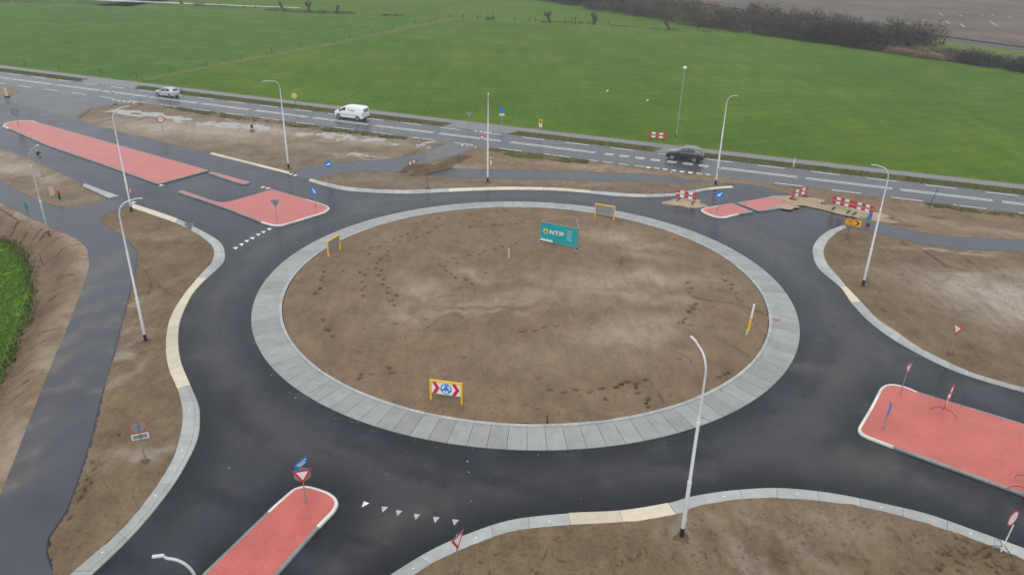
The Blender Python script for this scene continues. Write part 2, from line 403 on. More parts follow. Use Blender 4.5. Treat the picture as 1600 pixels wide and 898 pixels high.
def patch(name, poly, res, zfun, mat, attrs=None, extra=None, parent=None, kind='structure', jag=0.0):
    poly = np.asarray(poly, float)
    b = resample(np.vstack([poly, poly[:1]]), res * 1.2)[:-1]
    if jag:
        nb = len(b); t = np.roll(b, -1, 0) - np.roll(b, 1, 0); t /= np.hypot(*t.T)[:, None] + 1e-9
        k = (fbm(b[:, 0], b[:, 1], 1.7, 4) - .5) * 2 * jag; b = b + np.c_[t[:, 1], -t[:, 0]] * k[:, None]
    x0, y0 = b.min(0); x1, y1 = b.max(0)
    gx, gy = np.meshgrid(np.arange(x0, x1, res), np.arange(y0, y1, res))
    gx = gx.ravel() + np.random.uniform(-.3, .3, gx.size) * res; gy = gy.ravel() + np.random.uniform(-.3, .3, gy.size) * res
    if extra is not None and len(extra): gx = np.r_[gx, extra[:, 0]]; gy = np.r_[gy, extra[:, 1]]
    k = inside(gx, gy, b); gx, gy = gx[k], gy[k]
    k = pdist(gx, gy, np.vstack([b, b[:1]])) > res * .45; gx, gy = gx[k], gy[k]
    P = [Vector((float(x), float(y))) for x, y in b] + [Vector((float(x), float(y))) for x, y in zip(gx, gy)]
    nb = len(b)
    vo, eo, fo, *_ = delaunay_2d_cdt(P, [(i, (i + 1) % nb) for i in range(nb)], [], 1, 1e-5)
    X = np.array([(p.x, p.y) for p in vo]); Z = zfun(X[:, 0], X[:, 1])
    me = bpy.data.meshes.new(name); me.from_pydata(np.c_[X, Z].tolist(), [], [tuple(f) for f in fo])
    me.polygons.foreach_set('use_smooth', [True] * len(me.polygons))
    for an, fn in (attrs or {}).items():
        a = me.attributes.new(an, 'FLOAT', 'POINT'); a.data.foreach_set('value', np.clip(fn(X[:, 0], X[:, 1]), 0, 1).astype(np.float32))
    me.update()
    if len(me.polygons) and me.polygons[0].normal.z < 0: me.flip_normals()
    me.materials.append(mat); o = link(name, me, parent)
    if kind and not parent: tag(o, kind=kind)
    return o

class Dents:
    """footprints and rills pressed into soil"""
    def __init__(s): s.f = []; s.r = []
    def foot(s, x, y, a, d=.11, l=.17, w=.075): s.f.append((x, y, a, d, l, w))
    def rill(s, pts, d=.12, w=.09): s.r.append((resample(catmull(pts, 4), .12), d, w))
    def pts(s):
        o = []
        for x, y, a, d, l, w in s.f:
            c, q = math.cos(a), math.sin(a); o.append((x, y))
            for r in (.55, 1.0, 1.5):
                for k in range(8):
                    t = k * math.pi / 4; u, v = r * l * math.cos(t), r * w * math.sin(t); o.append((x + u * c - v * q, y + u * q + v * c))
        for P, d, w in s.r:
            t = np.gradient(P, axis=0); t /= np.hypot(*t.T)[:, None] + 1e-9; n = np.c_[-t[:, 1], t[:, 0]]
            for k in (-1.6, -.8, 0, .8, 1.6): o += (P + n * k * w).tolist()
        return np.array(o) if o else None
    def z(s, x, y):
        z = np.zeros(len(x)); dent_shade = np.zeros(len(x))  # second array: shade of the hollows, painted later as darker soil
        for fx, fy, a, d, l, w in s.f:
            k = np.where((abs(x - fx) < .5) & (abs(y - fy) < .5))[0]
            if not len(k): continue
            c, q = math.cos(a), math.sin(a); dx, dy = x[k] - fx, y[k] - fy
            u = (dx * c + dy * q) / l; v = (-dx * q + dy * c) / w; e = np.exp(-(u * u + v * v) ** 2 * .9)
            z[k] -= d * e; z[k] += .25 * d * np.exp(-((np.hypot(u, v) - 1.45) / .3) ** 2); dent_shade[k] = np.maximum(dent_shade[k], e * smooth(.05, .10, d))
        for P, d, w in s.r:
            k = np.where((x > P[:, 0].min() - 1) & (x < P[:, 0].max() + 1) & (y > P[:, 1].min() - 1) & (y < P[:, 1].max() + 1))[0]
            if not len(k): continue
            e = np.exp(-(pdist(x[k], y[k], P) / w) ** 2); z[k] -= d * e; dent_shade[k] = np.maximum(dent_shade[k], e * min(1, (max(d, 0) / .14) ** 1.5))
        return z, dent_shade
def blobs(lst):
    def fn(x, y):
        r = np.zeros(len(x))
        wx = x + (fbm(x, y, .6, 4) - .5) * 3; wy = y + (fbm(x + 50, y, .6, 4) - .5) * 3
        for bx, by, rx, ry, a, s in lst:
            c, q = math.cos(a), math.sin(a); dx, dy = wx - bx, wy - by
            u = (dx * c + dy * q) / rx; v = (-dx * q + dy * c) / ry; r = np.maximum(r, s * np.exp(-(u * u + v * v)))
        return r
    return fn
def gblob(px, py, rx, ry, a=0, s=1, z=0):
    p = G(px, py, z); return (p.x, p.y, rx, ry, R_(a), s)

# --- the wide ground and the fields
BIG = 1400
sheet('ground', [(-BIG, -BIG), (BIG, -BIG), (BIG, BIG), (-BIG, BIG)], -1.3, M['ground'])
# main road alignment: u along the road, v across
RA = R_(-21.5); RD = (math.cos(RA), math.sin(RA)); RN = (-RD[1], RD[0])
V0, V1, V2 = 36.11 * SC, .0070, 1.4415e-4 / SC
def RP(u, off):
    v = V0 + V1 * u + V2 * min(abs(u), 170) * u * (1 if u > 0 else -1) + off
    return (u * RD[0] + v * RN[0], u * RD[1] + v * RN[1])
def band(u0, u1, o0, o1, step=4.0):
    n = max(2, int(abs(u1 - u0) / step)); us = np.linspace(u0, u1, n + 1)
    return [RP(u, o0) for u in us] + [RP(u, o1) for u in reversed(us)]
U0, U1 = -420, 300
sheet('meadow', band(U0, U1, 7.3, 9.2) [:0] + [RP(u, 7.75) for u in np.linspace(U0, U1, 90)] + [RP(U1, 420), RP(U0, 420)], -.030, M['meadow'])
fence_line = [(228, 124.5), (266, 115.5), (323, 105), (376, 95), (425, 85.5), (475, 77), (509, 70), (546, 62.5), (575, 57), (614, 48.5), (649, 41), (700, 30.5)]
far_line = [(700, 30.5), (560, 26), (400, 20), (200, 11), (0, 5)]
FL = L(fence_line); FF = L(far_line)
sheet('meadow', FL + FF + [RP(-190, 150), RP(-190, 7.75)] + [RP(u, 7.75) for u in np.linspace(-180, -84, 14)], -.024, M['meadow2'])
Fa = np.array(FL); t_ = np.gradient(Fa, axis=0); t_ /= np.hypot(*t_.T)[:, None]; n_ = np.c_[-t_[:, 1], t_[:, 0]]
wv = (fbm(Fa[:, 0], Fa[:, 1], .3, 2) * .9 + .5)[:, None]
sheet('dry_grass_strip', (Fa + n_ * wv).tolist() + (Fa - n_ * (wv * 1.2))[::-1].tolist(), -.017, M['strip'])
sheet('dry_grass_strip', [RP(u, 7.5) for u in np.linspace(-130, 90, 80)] + [RP(u, 8.35 + .5 * random.random()) for u in np.linspace(90, -130, 120)], -.014, M['strip'])
# field behind the far fence line
F2 = FF[::-1] + L([(856, 36), (950, 41), (1041, 47.5), (1120, 52)])
Fb = np.array(F2); tb = np.gradient(Fb, axis=0); tb /= np.hypot(*tb.T)[:, None]; nb_ = np.c_[-tb[:, 1], tb[:, 0]]
sheet('field_edge', (Fb + nb_ * .8).tolist() + (Fb - nb_ * .6)[::-1].tolist(), -.010, M['strip'])
# railway strip and ploughed field behind the thicket
hedge_line = [(800, -6), (836, 1.6), (933.7, 18), (998.7, 28.4), (1034.5, 34), (1079, 41.4), (1176, 54), (1250, 65), (1300, 71), (1376, 82.4), (1475, 97), (1600, 116), (1760, 142)]
HL = np.array(L(hedge_line)); th = np.gradient(HL, axis=0); th /= np.hypot(*th.T)[:, None]; nh = np.c_[-th[:, 1], th[:, 0]]
RLa, RLb = np.array(G2(1370, 46.5)), np.array(G2(1600, 78)); rdir = (RLb - RLa) / np.hypot(*(RLb - RLa)); rnor = np.array([-rdir[1], rdir[0]])
R0, R1 = RLa - rdir * 420, RLb + rdir * 160
sheet('embankment', [tuple(R0 - rnor * 32), tuple(R1 - rnor * 26), tuple(R1 - rnor * 2.5), tuple(R0 - rnor * 2.5)], -.019, M['strip'])
sheet('ploughed_field', [tuple(R0 + rnor * 2.5), tuple(R1 + rnor * 2.5), tuple(R1 + rnor * 420), tuple(R0 + rnor * 420)], -.018, M['plough'])
rb = MB(); n = 120
for k in range(n + 1):
    p = R0 + (R1 - R0) * k / n
    for o_, z in ((-2.6, -.02), (-1.7, .45), (1.7, .45), (2.6, -.02)): rb.v.append((*(p + rnor * o_), z))
for k in range(n):
    for j in range(3): rb.f.append((k * 4 + j, (k + 1) * 4 + j, (k + 1) * 4 + j + 1, k * 4 + j + 1)); rb.m.append(0)
rw = rb.build('railway_track', M['ballast']); tag(rw, kind='structure')
for o_ in (-.75, .75):
    rm = MB(); rm.tube([(*(R0 + rnor * o_), .53), (*(R1 + rnor * o_), .53)], .09, 6); rm.build('rail', M['rail'], rw)

for (ax, ay, bx_, by_, wd_) in ((1466, 20, 1475, 26, .35), (1498, 24, 1504, 25.5, .5), (1478, 33, 1484, 37.5, .35), (1500, 37, 1508, 43, .4), (1545, 32, 1561, 42.5, .3), (1533, 24, 1537, 25, .5), (1549, 23.5, 1553, 25, .4), (1374, 32, 1384, 33, .5), (1384, 37, 1390, 35, .5), (1394, 36, 1403, 34, .5), (1404, 33, 1409, 34.5, .9), (1417, 36, 1421, 37, .6), (1440, 31, 1445, 34, .3), (1575, 26, 1582, 29, .3)):
    pa_, pb_ = np.array(G2(ax, ay)), np.array(G2(bx_, by_)); dd_ = (pb_ - pa_) / np.hypot(*(pb_ - pa_)); nn_ = np.array([-dd_[1], dd_[0]]) * wd_ * .5; tt_ = np.linspace(0, 1, 7)
    sheet('puddle', [tuple(pa_ + (pb_ - pa_) * t + nn_ * math.sin(math.pi * (t * .9 + .05)) * (.7 + .6 * random.random())) for t in tt_] + [tuple(pa_ + (pb_ - pa_) * t - nn_ * math.sin(math.pi * (t * .9 + .05)) * (.7 + .6 * random.random())) for t in tt_[::-1]], -.012, M['water'])
# far pale ditch
sheet('ditch_water', L([(150, -1), (200, 1.2), (275, 4.2), (330, 6.3), (380, 8.6), (470, 12), (470, 12.8), (380, 9.8), (330, 7.8), (275, 5.8), (200, 3), (150, .8)]), -.006, M['water'])

# --- main road
mr = sheet('main_road', band(U0, U1, -3.85, 3.85), 0.0, M['mainroad'])
sheet('cycle_path', band(U0, U1, 5.9, 7.85), .004, M['farpath'])
def edgev(o, s, sd): return [o + s * (random.Random(sd + i).random() - .5) for i in range(2000)]
ve = [RP(u, 3.7 + .35 * random.random()) for u in np.linspace(-150, 110, 260)] + [RP(u, 5.75 + .3 * random.random()) for u in np.linspace(110, -150, 260)]
sheet('grass_verge', ve, .010, M['verge'])
ve = [RP(u, -3.75 - .35 * random.random()) for u in np.linspace(-62, -30, 60)] + [RP(u, -5.6 - 1.0 * random.random()) for u in np.linspace(-30, -62, 60)]
verge_lo = [('a', -70, -30, 1.6), ('b', -18.5, -5.6, 2.0), ('c', 30.5, 70, 1.9), ('d', -150, -112, 2.2)]
for nm, a, b, wd in verge_lo:
    k = int((b - a) * 2); us = np.linspace(a, b, k)
    sheet('grass_verge', [RP(u, -3.65 - .3 * random.random()) for u in us] + [RP(u, -3.8 - wd * (.35 + .65 * math.sin(math.pi * (i + .5) / k)) - .5 * random.random()) for i, u in reversed(list(enumerate(us)))], .10, M['verge'])
# old side crossings of the far verge
for a, b in ((-80, -88), (-25.5, -20.8)):
    pass
sheet('side_road', [RP(-28.8, 3.7), RP(-19.5, 3.7), RP(-18.6, 6.1), RP(-28.2, 6.1)], .014, M['farpath'])
sheet('side_road', [RP(-96, 3.7), RP(-84.5, 3.7), RP(-86, 6.1), RP(-99, 6.1)], .014, M['farpath'])
sheet('side_road', [RP(.4, 3.7), RP(6.0, 3.7), RP(5.0, 6.1), RP(1.2, 6.1)], .014, M['farpath'])

# road markings, each its own piece
def mark(poly, z=.005, mat='paint', nm='road_marking', parent=None):
    return sheet(nm, poly, z, M[mat], parent or mr, None)
def dash(u0, u1, o, wd): mark([RP(u0, o - wd / 2), RP((u0 + u1) / 2, o - wd / 2), RP(u1, o - wd / 2), RP(u1, o + wd / 2), RP((u0 + u1) / 2, o + wd / 2), RP(u0, o + wd / 2)])
CS = [(-116.5, -108.6), (-108, -98.6), (-97.8, -88.1), (-87.5, -78.1), (-77.7, -68.3), (-67.4, -58.6), (-57.5, -48.3), (-47.4, -38.4), (-37.4, -28.4), (-27.6, -18.7), (-17.4, -6.05), (8.7, 17.7), (18.6, 27.6), (28.4, 37.3), (38.2, 47.2), (48.1, 57.0), (58, 67)]
for a, b in CS:
    for o in (-.11, .41): dash(a, b, o, .17)
for a in (-4.9, -3.0, -1.05, .88, 2.8, 4.7, 6.6):
    for o in (-.11, .41): dash(a, a + 1.15, o, .22)
k = -112.96
for i in range(31):
    a = -112.96 + 6.0 * i
    if a < -84 or a > -66 or True: dash(a, a + 3.08, 3.15, .17)
for a in [-114.6 + 6.06 * i for i in range(18)] : dash(a, a + 3.1, -3.15, .17)
for a, b in ((-11.2, -8.2), (-6.06, -4.85), (-4.14, -2.95), (-2.2, -1.05), (-.25, .9)): dash(a, b, -3.25, .17)
for a in [15.5 + 5.93 * i for i in range(9)]: dash(a, a + 3.0, -3.15, .17)
def tooth(x, y, ang, s=.5, mat='paint', nm='yield_marking', parent=None):
    c, q = math.cos(ang), math.sin(ang)
    return mark([(x + a * c - b * q, y + a * q + b * c) for a, b in ((-s * .5, s * .6), (s * .5, s * .6), (0, -s * .6))], .006, mat, nm, parent)
for i in range(10):
    p = RP(-80.6 + i * 1.02, -4.0); mark([(p[0] + a * RD[0] + b * RN[0], p[1] + a * RD[1] + b * RN[1]) for a, b in ((-.25, -.25), (.25, -.25), (.25, .25), (-.25, .25))], .02)
for px, py in Zm([(848, 285), (900, 291), (952, 297), (1005, 303), (1058, 311), (1110, 317), (1165, 324), (1218, 330)], 800, 190): tooth(*G2(px, py + 1), RA, .72)
for px, py in Zm([(1285, 148), (1318, 151), (1345, 154), (1370, 158)], 400, 190): tooth(*G2(px, py, 0.03), RA, .5).location.z = .024
for px, py in Zm([(1372, 818), (1402, 822), (1430, 825), (1458, 829)], 400, 0): tooth(*G2(px, py, 0), RA + math.pi, .5).location.z = .012

# ------------------------------------------------------------------ site: asphalt under everything, soil patches and kerbs on it
RO, RI = 20.3, 18.4
# kerb traces (road side, soil side)
kA = dict(o=[(206.8, 318.5), (240, 329), (278, 342.4), (300.8, 353), (333.3, 370.5), (347, 382), (351.5, 396), (350, 408), (341, 419), (323.3, 435), (300.8, 460), (283, 497.7), (278.7, 530), (283, 565), (298, 601.7), (310.8, 633), (312.5, 655), (310.8, 678), (300.8, 705.6), (275.7, 750.7), (240.6, 798), (200.5, 843.4), (145.4, 896), (95, 940), (20, 1000)],
          i=[(205.5, 324.5), (238, 335.5), (273.2, 347.9), (303.3, 363), (325.8, 378), (333.5, 388), (334.6, 398), (330.5, 409), (325, 416), (308.3, 433.8), (285.7, 462.6), (265.7, 497.7), (259.4, 535.3), (263, 573), (277, 606.7), (284.5, 635), (285.5, 655), (283, 673), (273, 710.6), (250.6, 750.7), (223, 788.3), (185.5, 831), (110, 896.8), (65, 938), (-12, 1000)])
kE = dict(o=[(480, 990), (540, 945), (610.5, 896.8), (673, 859), (731, 833.4), (800, 811.5), (887.7, 801.6), (970, 797.6), (1043, 785.8), (1078, 775.8), (1133, 767), (1200, 762), (1254, 764.5), (1315, 772.8), (1383, 787), (1450.6, 803), (1523, 828.4), (1600, 856), (1700, 895), (1800, 940)],
          i=[(522, 990), (580, 945), (648, 896.8), (685.7, 874), (741, 849.7), (800, 829.6), (891.5, 819.6), (975.4, 815.4), (1057, 803.3), (1088, 790.8), (1141, 780.8), (1200, 777.8), (1256.4, 779.5), (1319, 787), (1384, 799.6), (1450.6, 818.4), (1522, 842), (1600, 872.8), (1700, 911), (1800, 958)])
kD = dict(o=[(1317.8, 351.7), (1295, 360.4), (1280, 371), (1271.5, 383), (1269.7, 394), (1274, 411), (1285, 425), (1312.8, 448.8), (1330, 472.7), (1355.4, 500), (1388, 525.3), (1425.6, 547.8), (1475.7, 573), (1525.8, 591.7), (1600, 613), (1720, 645)],
          i=[(1322.8, 355.4), (1307.8, 363), (1296, 373.5), (1288.5, 386), (1287, 397), (1292.7, 412.5), (1307.8, 430), (1322.8, 447.6), (1345.4, 471.4), (1370.4, 497.7), (1400.5, 517.8), (1430.6, 539), (1475.7, 563), (1525.8, 584.2), (1600, 605.5), (1720, 637)])
kC = dict(o=[(482.7, 283.2), (512.8, 292), (545.4, 298.3), (600.5, 302), (650.6, 302.3), (700.8, 300), (760, 297.6), (800, 296.8), (862.7, 297.8), (922.8, 302.3), (963, 306.5), (1013, 308.3), (1050.6, 306.5), (1080, 302), (1108.3, 296.8), (1145.9, 293.5)],
          i=[(485, 279.4), (512.8, 286.2), (545.4, 292.6), (600.5, 296.2), (650.6, 296.4), (700.8, 294.6), (760, 292.6), (800, 292.1), (862.7, 293.2), (922.8, 297.6), (975, 302.1), (1013, 303.6), (1050.6, 301.8), (1080, 297.8), (1108, 293.4), (1143, 290.6)])
kB = dict(o=[(328, 241.2), (400, 259.3), (451.4, 272.2)], i=[(331, 238.2), (400, 255.4), (453, 269.0)])
kF = dict(o=[(132.8, 286.8), (160, 297), (187, 306.5)], i=[(128.5, 290.5), (150, 300), (170.5, 309.4)])
kerbs = {'A': kA, 'B': kB, 'C': kC, 'D': kD, 'E': kE, 'F': kF}
for k in kerbs.values():
    k['O'] = np.array(catmull(L(k['o'], 0), 6)); k['I'] = np.array(catmull(L(k['i'], .10), 6))

# asphalt sheet with tracked-in dust and damp edges
mud = blobs([gblob(690, 800, 4, 1.2, 10, .75), gblob(600, 860, 3, 1.5, 40, .6), gblob(840, 770, 7, 1.3, 8, .55), gblob(1330, 590, 4, 1.5, -30, .7), gblob(1400, 560, 5, 1, -25, .6),
             gblob(1270, 735, 3.5, .8, -10, .55), gblob(1430, 745, 5, 1.1, -25, .9), gblob(1500, 770, 5, 1.0, -28, .8), gblob(1330, 785, 5, .6, -8, .9), gblob(1130, 670, 3, .8, 20, .6), gblob(1230, 690, 2, .6, 0, .5),
             gblob(365, 885, 1.2, .7, 40, .9), gblob(345, 660, 1.5, 3, 0, .25), gblob(330, 760, 1.5, 3, 0, .2), gblob(1220, 420, 5, 2, -40, .35), gblob(1120, 350, 6, 1.5, -15, .3),
             gblob(1230, 330, 3, 1, -10, .6), gblob(1260, 322, 3, 1, -10, .8), gblob(1070, 318, 3, 1.2, 0, .7), gblob(950, 730, 6, 1.5, 5, .4), gblob(420, 375, 3, 1, 20, .3), gblob(150, 420, 2.0, 5, -10, .8), gblob(60, 640, .9, 9, -24, .95), gblob(105, 520, 1.0, 6, -24, .6)])
wlines = [k['O'] for k in kerbs.values()]
ringp = [(RO * math.cos(a), RO * math.sin(a)) for a in np.linspace(0, 2 * math.pi, 73)]
isl_near = L([(160, 1047), (313, 898), (427.6, 788), (457.6, 762), (475, 757), (490, 759.5), (512.8, 767), (525.3, 775.8), (529.6, 785.8), (522.8, 798.3), (502.8, 818.4), (432.6, 898), (302, 1047)], .13)
isl_right = L([(1342, 675), (1340, 668), (1360, 635), (1375, 605.5), (1383, 600), (1395.5, 598.7), (1415, 603), (1434, 611), (1511, 634), (1600, 661), (1750, 706), (1750, 835), (1600, 772), (1487, 731), (1393, 697), (1350, 680.5)], .13)
isl_w1 = L([(3.8, 196.7), (7, 193), (15, 190.4), (32.6, 188), (50, 188.4), (140, 213.6), (232, 239.5), (327, 266), (247, 287.5), (160, 256.5), (75, 227.6), (12.5, 200.5)], .13)
isl_w2 = L([(278, 299.8), (277.5, 298), (285.7, 296.8), (305, 303.5), (325.8, 311), (338, 314.8), (348.4, 315.8), (361, 313.8), (400, 303), (425, 295.2), (475, 309.6), (505, 318.5), (513, 321.8), (515.3, 325.5), (508, 331.2), (480, 340), (450, 349), (440, 351.6), (432, 352), (422, 350.8), (410, 347.4), (351, 324.5), (310, 310.5)], .13)
isl_w3 = L([(324.6, 269.8), (328, 268.2), (333, 268.2), (389, 283.6), (391, 285), (386, 287), (378, 287), (350, 278.5)], .13)
isl_n1 = L([(1095, 328.5), (1096, 326), (1101, 324.6), (1143.4, 316.8), (1178.4, 330.2), (1148, 335.6), (1135, 339), (1126, 339.6), (1115, 337.6), (1102, 332.5)], .13)
isl_n2 = L([(1150.9, 316.4), (1201, 307.6), (1215, 310.3), (1246, 321.0), (1200, 327.5), (1186, 329.4)], .13)
isls = [isl_near, isl_right, isl_w1, isl_w2, isl_n1, isl_n2]
def wetf(x, y):
    d = np.abs(np.hypot(x, y) - RO)
    for l in wlines: d = np.minimum(d, pdist(x, y, l))
    for l in isls: d = np.minimum(d, pdist(x, y, np.array(l + l[:1])))
    n = fbm(x, y, .45, 4); r = np.hypot(x, y); th = np.arctan2(y, x)
    st = fbm(r * .9, th * 5.0 + 20, 1.0, 4)
    return np.maximum(np.exp(-(d / (.6 + 1.9 * n)) ** 2) * smooth(.18, .42, n), smooth(.5, .72, st) * .75)
def dustf(x, y):
    r = np.hypot(x, y); n = fbm(x, y, .35, 4)
    lane = np.exp(-((r - 23.4) / 1.5) ** 2) * .42 + np.exp(-((r - 25.4) / .9) ** 2) * .2
    return np.maximum(mud(x, y), lane) * (1 - .6 * wetf(x, y)) + .06 * n
site = [RP(u, -3.85) for u in np.linspace(-122, 68, 30)] + L([(1800, 420), (1800, 1080), (800, 1130), (-40, 1110), (30, 773), (57, 640), (85, 565), (118, 500), (141, 445), (150, 415), (146, 395), (125, 373), (80, 354), (42, 338), (0, 315.3), (-120, 260)])
rd = patch('roundabout_road', site, .55, lambda x, y: 0.004 + 0 * x, M['asphalt'], {'dust': dustf, 'wet': wetf})

# cycle paths and the old carriageway as sheets on it
def sub(name, pts, z, mat):
    o = sheet(name, L(pts), z, M[mat]); return o
lp = L([(0, 315.3), (42.6, 337.9), (80.2, 354), (120.3, 373), (131, 381), (136.6, 390.5), (139.8, 415), (130.3, 445), (110.3, 500), (85.2, 557.9), (67.7, 600.5), (38.8, 675.5), (22.6, 718), (0, 773), (-60, 900), (-80, 1050), (60, 1050), (84, 898), (71, 863.5), (75.2, 838.4), (100, 803.3), (117.8, 760.7), (129, 723), (144, 678), (154, 635), (163, 598), (173, 565), (185.5, 520), (198, 472.7), (205.5, 442.6), (213, 412.5), (211.8, 393), (198, 375.5), (180.5, 363), (160.4, 350.4), (155.4, 340.4), (165.4, 334), (205.5, 321), (188, 306.5), (173, 309.8), (140.4, 319), (110.3, 325.3), (87.7, 322.8), (50, 310.3), (0, 284), (-120, 225), (-120, 260)])
pdust = blobs([gblob(193, 474, .7, .3, 10, .95), gblob(188, 498, .9, .35, 5, 1), gblob(183, 508, .8, .3, 0, .9), gblob(180, 545, 1.0, .35, 5, 1), gblob(171, 578, 1.0, .3, 5, .9), gblob(163, 605, .9, .3, 5, .8), gblob(150, 425, 1.2, 4, -10, .5)] + [gblob(x_, y_, .55, 2.2, -24, .75) for x_, y_ in ((132, 460), (118, 490), (100, 530), (84, 570), (66, 615), (50, 660), (32, 705), (12, 760))])
patch('cycle_path', lp, .5, lambda x, y: .009 + 0 * x, M['path'], {'dust': lambda x, y: pdust(x, y) * 1.3 + .05, 'wet': lambda x, y: 0 * x})
sub('cycle_path', [(1318, 352), (1345, 343), (1375.4, 350.4), (1413, 359), (1463, 368), (1525.8, 373), (1600, 375.5), (1800, 381), (1800, 402), (1600, 391.8), (1500.8, 388), (1450.6, 381.7), (1405.5, 373), (1360.4, 360.4), (1320, 354)], .008, 'path')
sub('cycle_path', [(667, 271.5), (683, 263), (800, 266.4), (900, 269.5), (1013, 272.5), (1075.7, 281), (1125.8, 286.3), (1125, 288.5), (1070.7, 287), (1015.5, 283.5), (900, 281.2), (800, 279.5), (725.8, 278.2), (668, 274.5)], .008, 'path')
sub('cycle_path', [(455, 270), (482.7, 261), (520, 255.3), (613, 248.7), (665.7, 240), (669, 248), (651, 258), (631, 270), (613, 268), (563, 266.8), (537.8, 269.5), (507.8, 274.5), (486, 281.5), (470, 277)], .008, 'path')
sub('old_road', [(665.7, 239.6), (700.8, 223), (752, 228.4), (713, 242), (651, 258.5), (669, 248)], .012, 'oldroad')
sub('old_road', [(-60, 138), (0, 152.5), (15, 160), (62, 173), (113, 184.5), (142, 168.5), (213, 160.2), (180, 156.2), (37, 138.2), (0, 133.4)], .012, 'oldroad')
# yield triangles on the dark asphalt
for i, (px, py) in enumerate([(569, 788.3), (599.7, 795.8), (622.3, 801.6), (650.6, 807.3), (680.7, 812), (710.8, 816)]):
    tooth(*G2(px, py), R_(-5) if i else R_(-25), .34, 'paint' if i == 0 else 'wornpaint', parent=rd).location.z = .006
for px, py in [(368.4, 388), (377.7, 382.5), (386, 377), (394.7, 372.5), (403.8, 367), (412, 363), (421, 358.4)]: tooth(*G2(px, py), R_(25), .45, parent=rd).location.z = .006
for px, py in [(454, 272.7), (460.6, 274.5), (410, 293), (417.5, 294.8), (250.6, 290), (207, 317)]: tooth(*G2(px, py), R_(-25), .5, parent=rd).location.z = .008

# --- kerb slabs
PROF_G = [(0, 0), (.05, .045), (.26, .062), (.31, .105), (1, .115), (1, 0)]
PROF_C = [(0, 0), (.03, .06), (1, .115), (1, 0)]
def kerb(name, O, I, cream=(), length=1.93, dots=True):
    """O, I: road side and soil side lines; cream: list of (px0, px1) spans cast in cream concrete"""
    root = empty(name); tag(root, kind='structure')
    n = max(1, int(round(np.hypot(*np.diff(O, axis=0).T).sum() / length)))
    # cut points as fraction of the road side line, cream borders snapped in
    s = np.r_[0, np.cumsum(np.hypot(*np.diff(O, axis=0).T))]; T = s[-1]
    cuts = []
    spans = []
    for (a, b) in cream:
        ta = s[np.argmin(np.hypot(*(O - np.array(a)).T))] / T; tb = s[np.argmin(np.hypot(*(O - np.array(b)).T))] / T; spans.append((min(ta, tb), max(ta, tb)))
    marks = sorted({0.0, 1.0, *[k for sp_ in spans for k in sp_]}); allt = []
    for a, b in zip(marks[:-1], marks[1:]):
        iscr = any(x - 1e-6 <= a and b <= y + 1e-6 for x, y in spans); k = max(1, int(round((b - a) * T / (length if not iscr else 2.6))))
        for i in range(k): allt.append((a + (b - a) * i / k, a + (b - a) * (i + 1) / k, iscr))
    so = s / T; si = np.r_[0, np.cumsum(np.hypot(*np.diff(I, axis=0).T))]
    # soil side is sampled by the same trace index so slabs stay square
    ii = np.interp(so, np.linspace(0, 1, len(O)), np.linspace(0, 1, len(I)))
    def at(t):
        k = np.interp(t, so, np.arange(len(O))); k0 = min(int(k), len(O) - 2); f = k - k0
        return O[k0] + (O[k0 + 1] - O[k0]) * f, I[k0] + (I[k0 + 1] - I[k0]) * f
    gap = .009 / T
    for q, (a, b, iscr) in enumerate(allt):
        prof = PROF_C if iscr else PROF_G; mb = MB(); ns = 4; dz = random.uniform(-.006, .006)
        for j in range(ns + 1):
            o, i_ = at(a + gap + (b - a - 2 * gap) * j / ns)
            for f, z in prof: p = o + (i_ - o) * f; mb.v.append((p[0], p[1], z + (dz if z > .05 else 0)))
        w_ = len(prof)
        for j in range(ns):
            for k in range(w_ - 1): mb.f.append((j * w_ + k, (j + 1) * w_ + k, (j + 1) * w_ + k + 1, j * w_ + k + 1)); mb.m.append(0)
        mb.f.append(tuple(range(w_))); mb.f.append(tuple(ns * w_ + k for k in reversed(range(w_)))); mb.m += [0, 0]
        ko = mb.build('kerb_slab', M['cream'] if iscr else M['concrete'], root)
        if dots and not iscr and q % 2 == 0:
            o, i_ = at((a + b) / 2); p = o + (i_ - o) * .62
            md = MB(); md.slab([(p[0] + .045 * math.cos(t), p[1] + .045 * math.sin(t)) for t in np.linspace(0, 2 * math.pi, 9)[:-1]], .10, .128); md.build('reflector', M['white'], ko)
    return root
kerb('kerb', kA['O'], kA['I'], [(G2(206.8, 318.5), G2(278, 342.4)), (G2(323.3, 435), G2(298, 601.7))])
kerb('kerb', kE['O'], kE['I'], [(G2(887.7, 801.6), G2(1043, 785.8))])
kerb('kerb', kD['O'], kD['I'], [(G2(1312.8, 448.8), G2(1330, 472.7))])
kerb('kerb', kC['O'], kC['I'], [(G2(700.8, 300), G2(922.8, 302.3)), (G2(1108.3, 296.8), G2(1145.9, 293.5)), (G2(482.7, 283.2), G2(493, 286.4))])
kerb('kerb', kB['O'], kB['I'], [(G2(328, 241.2), G2(451.4, 272.2))])
kerb('kerb', kF['O'], kF['I'])

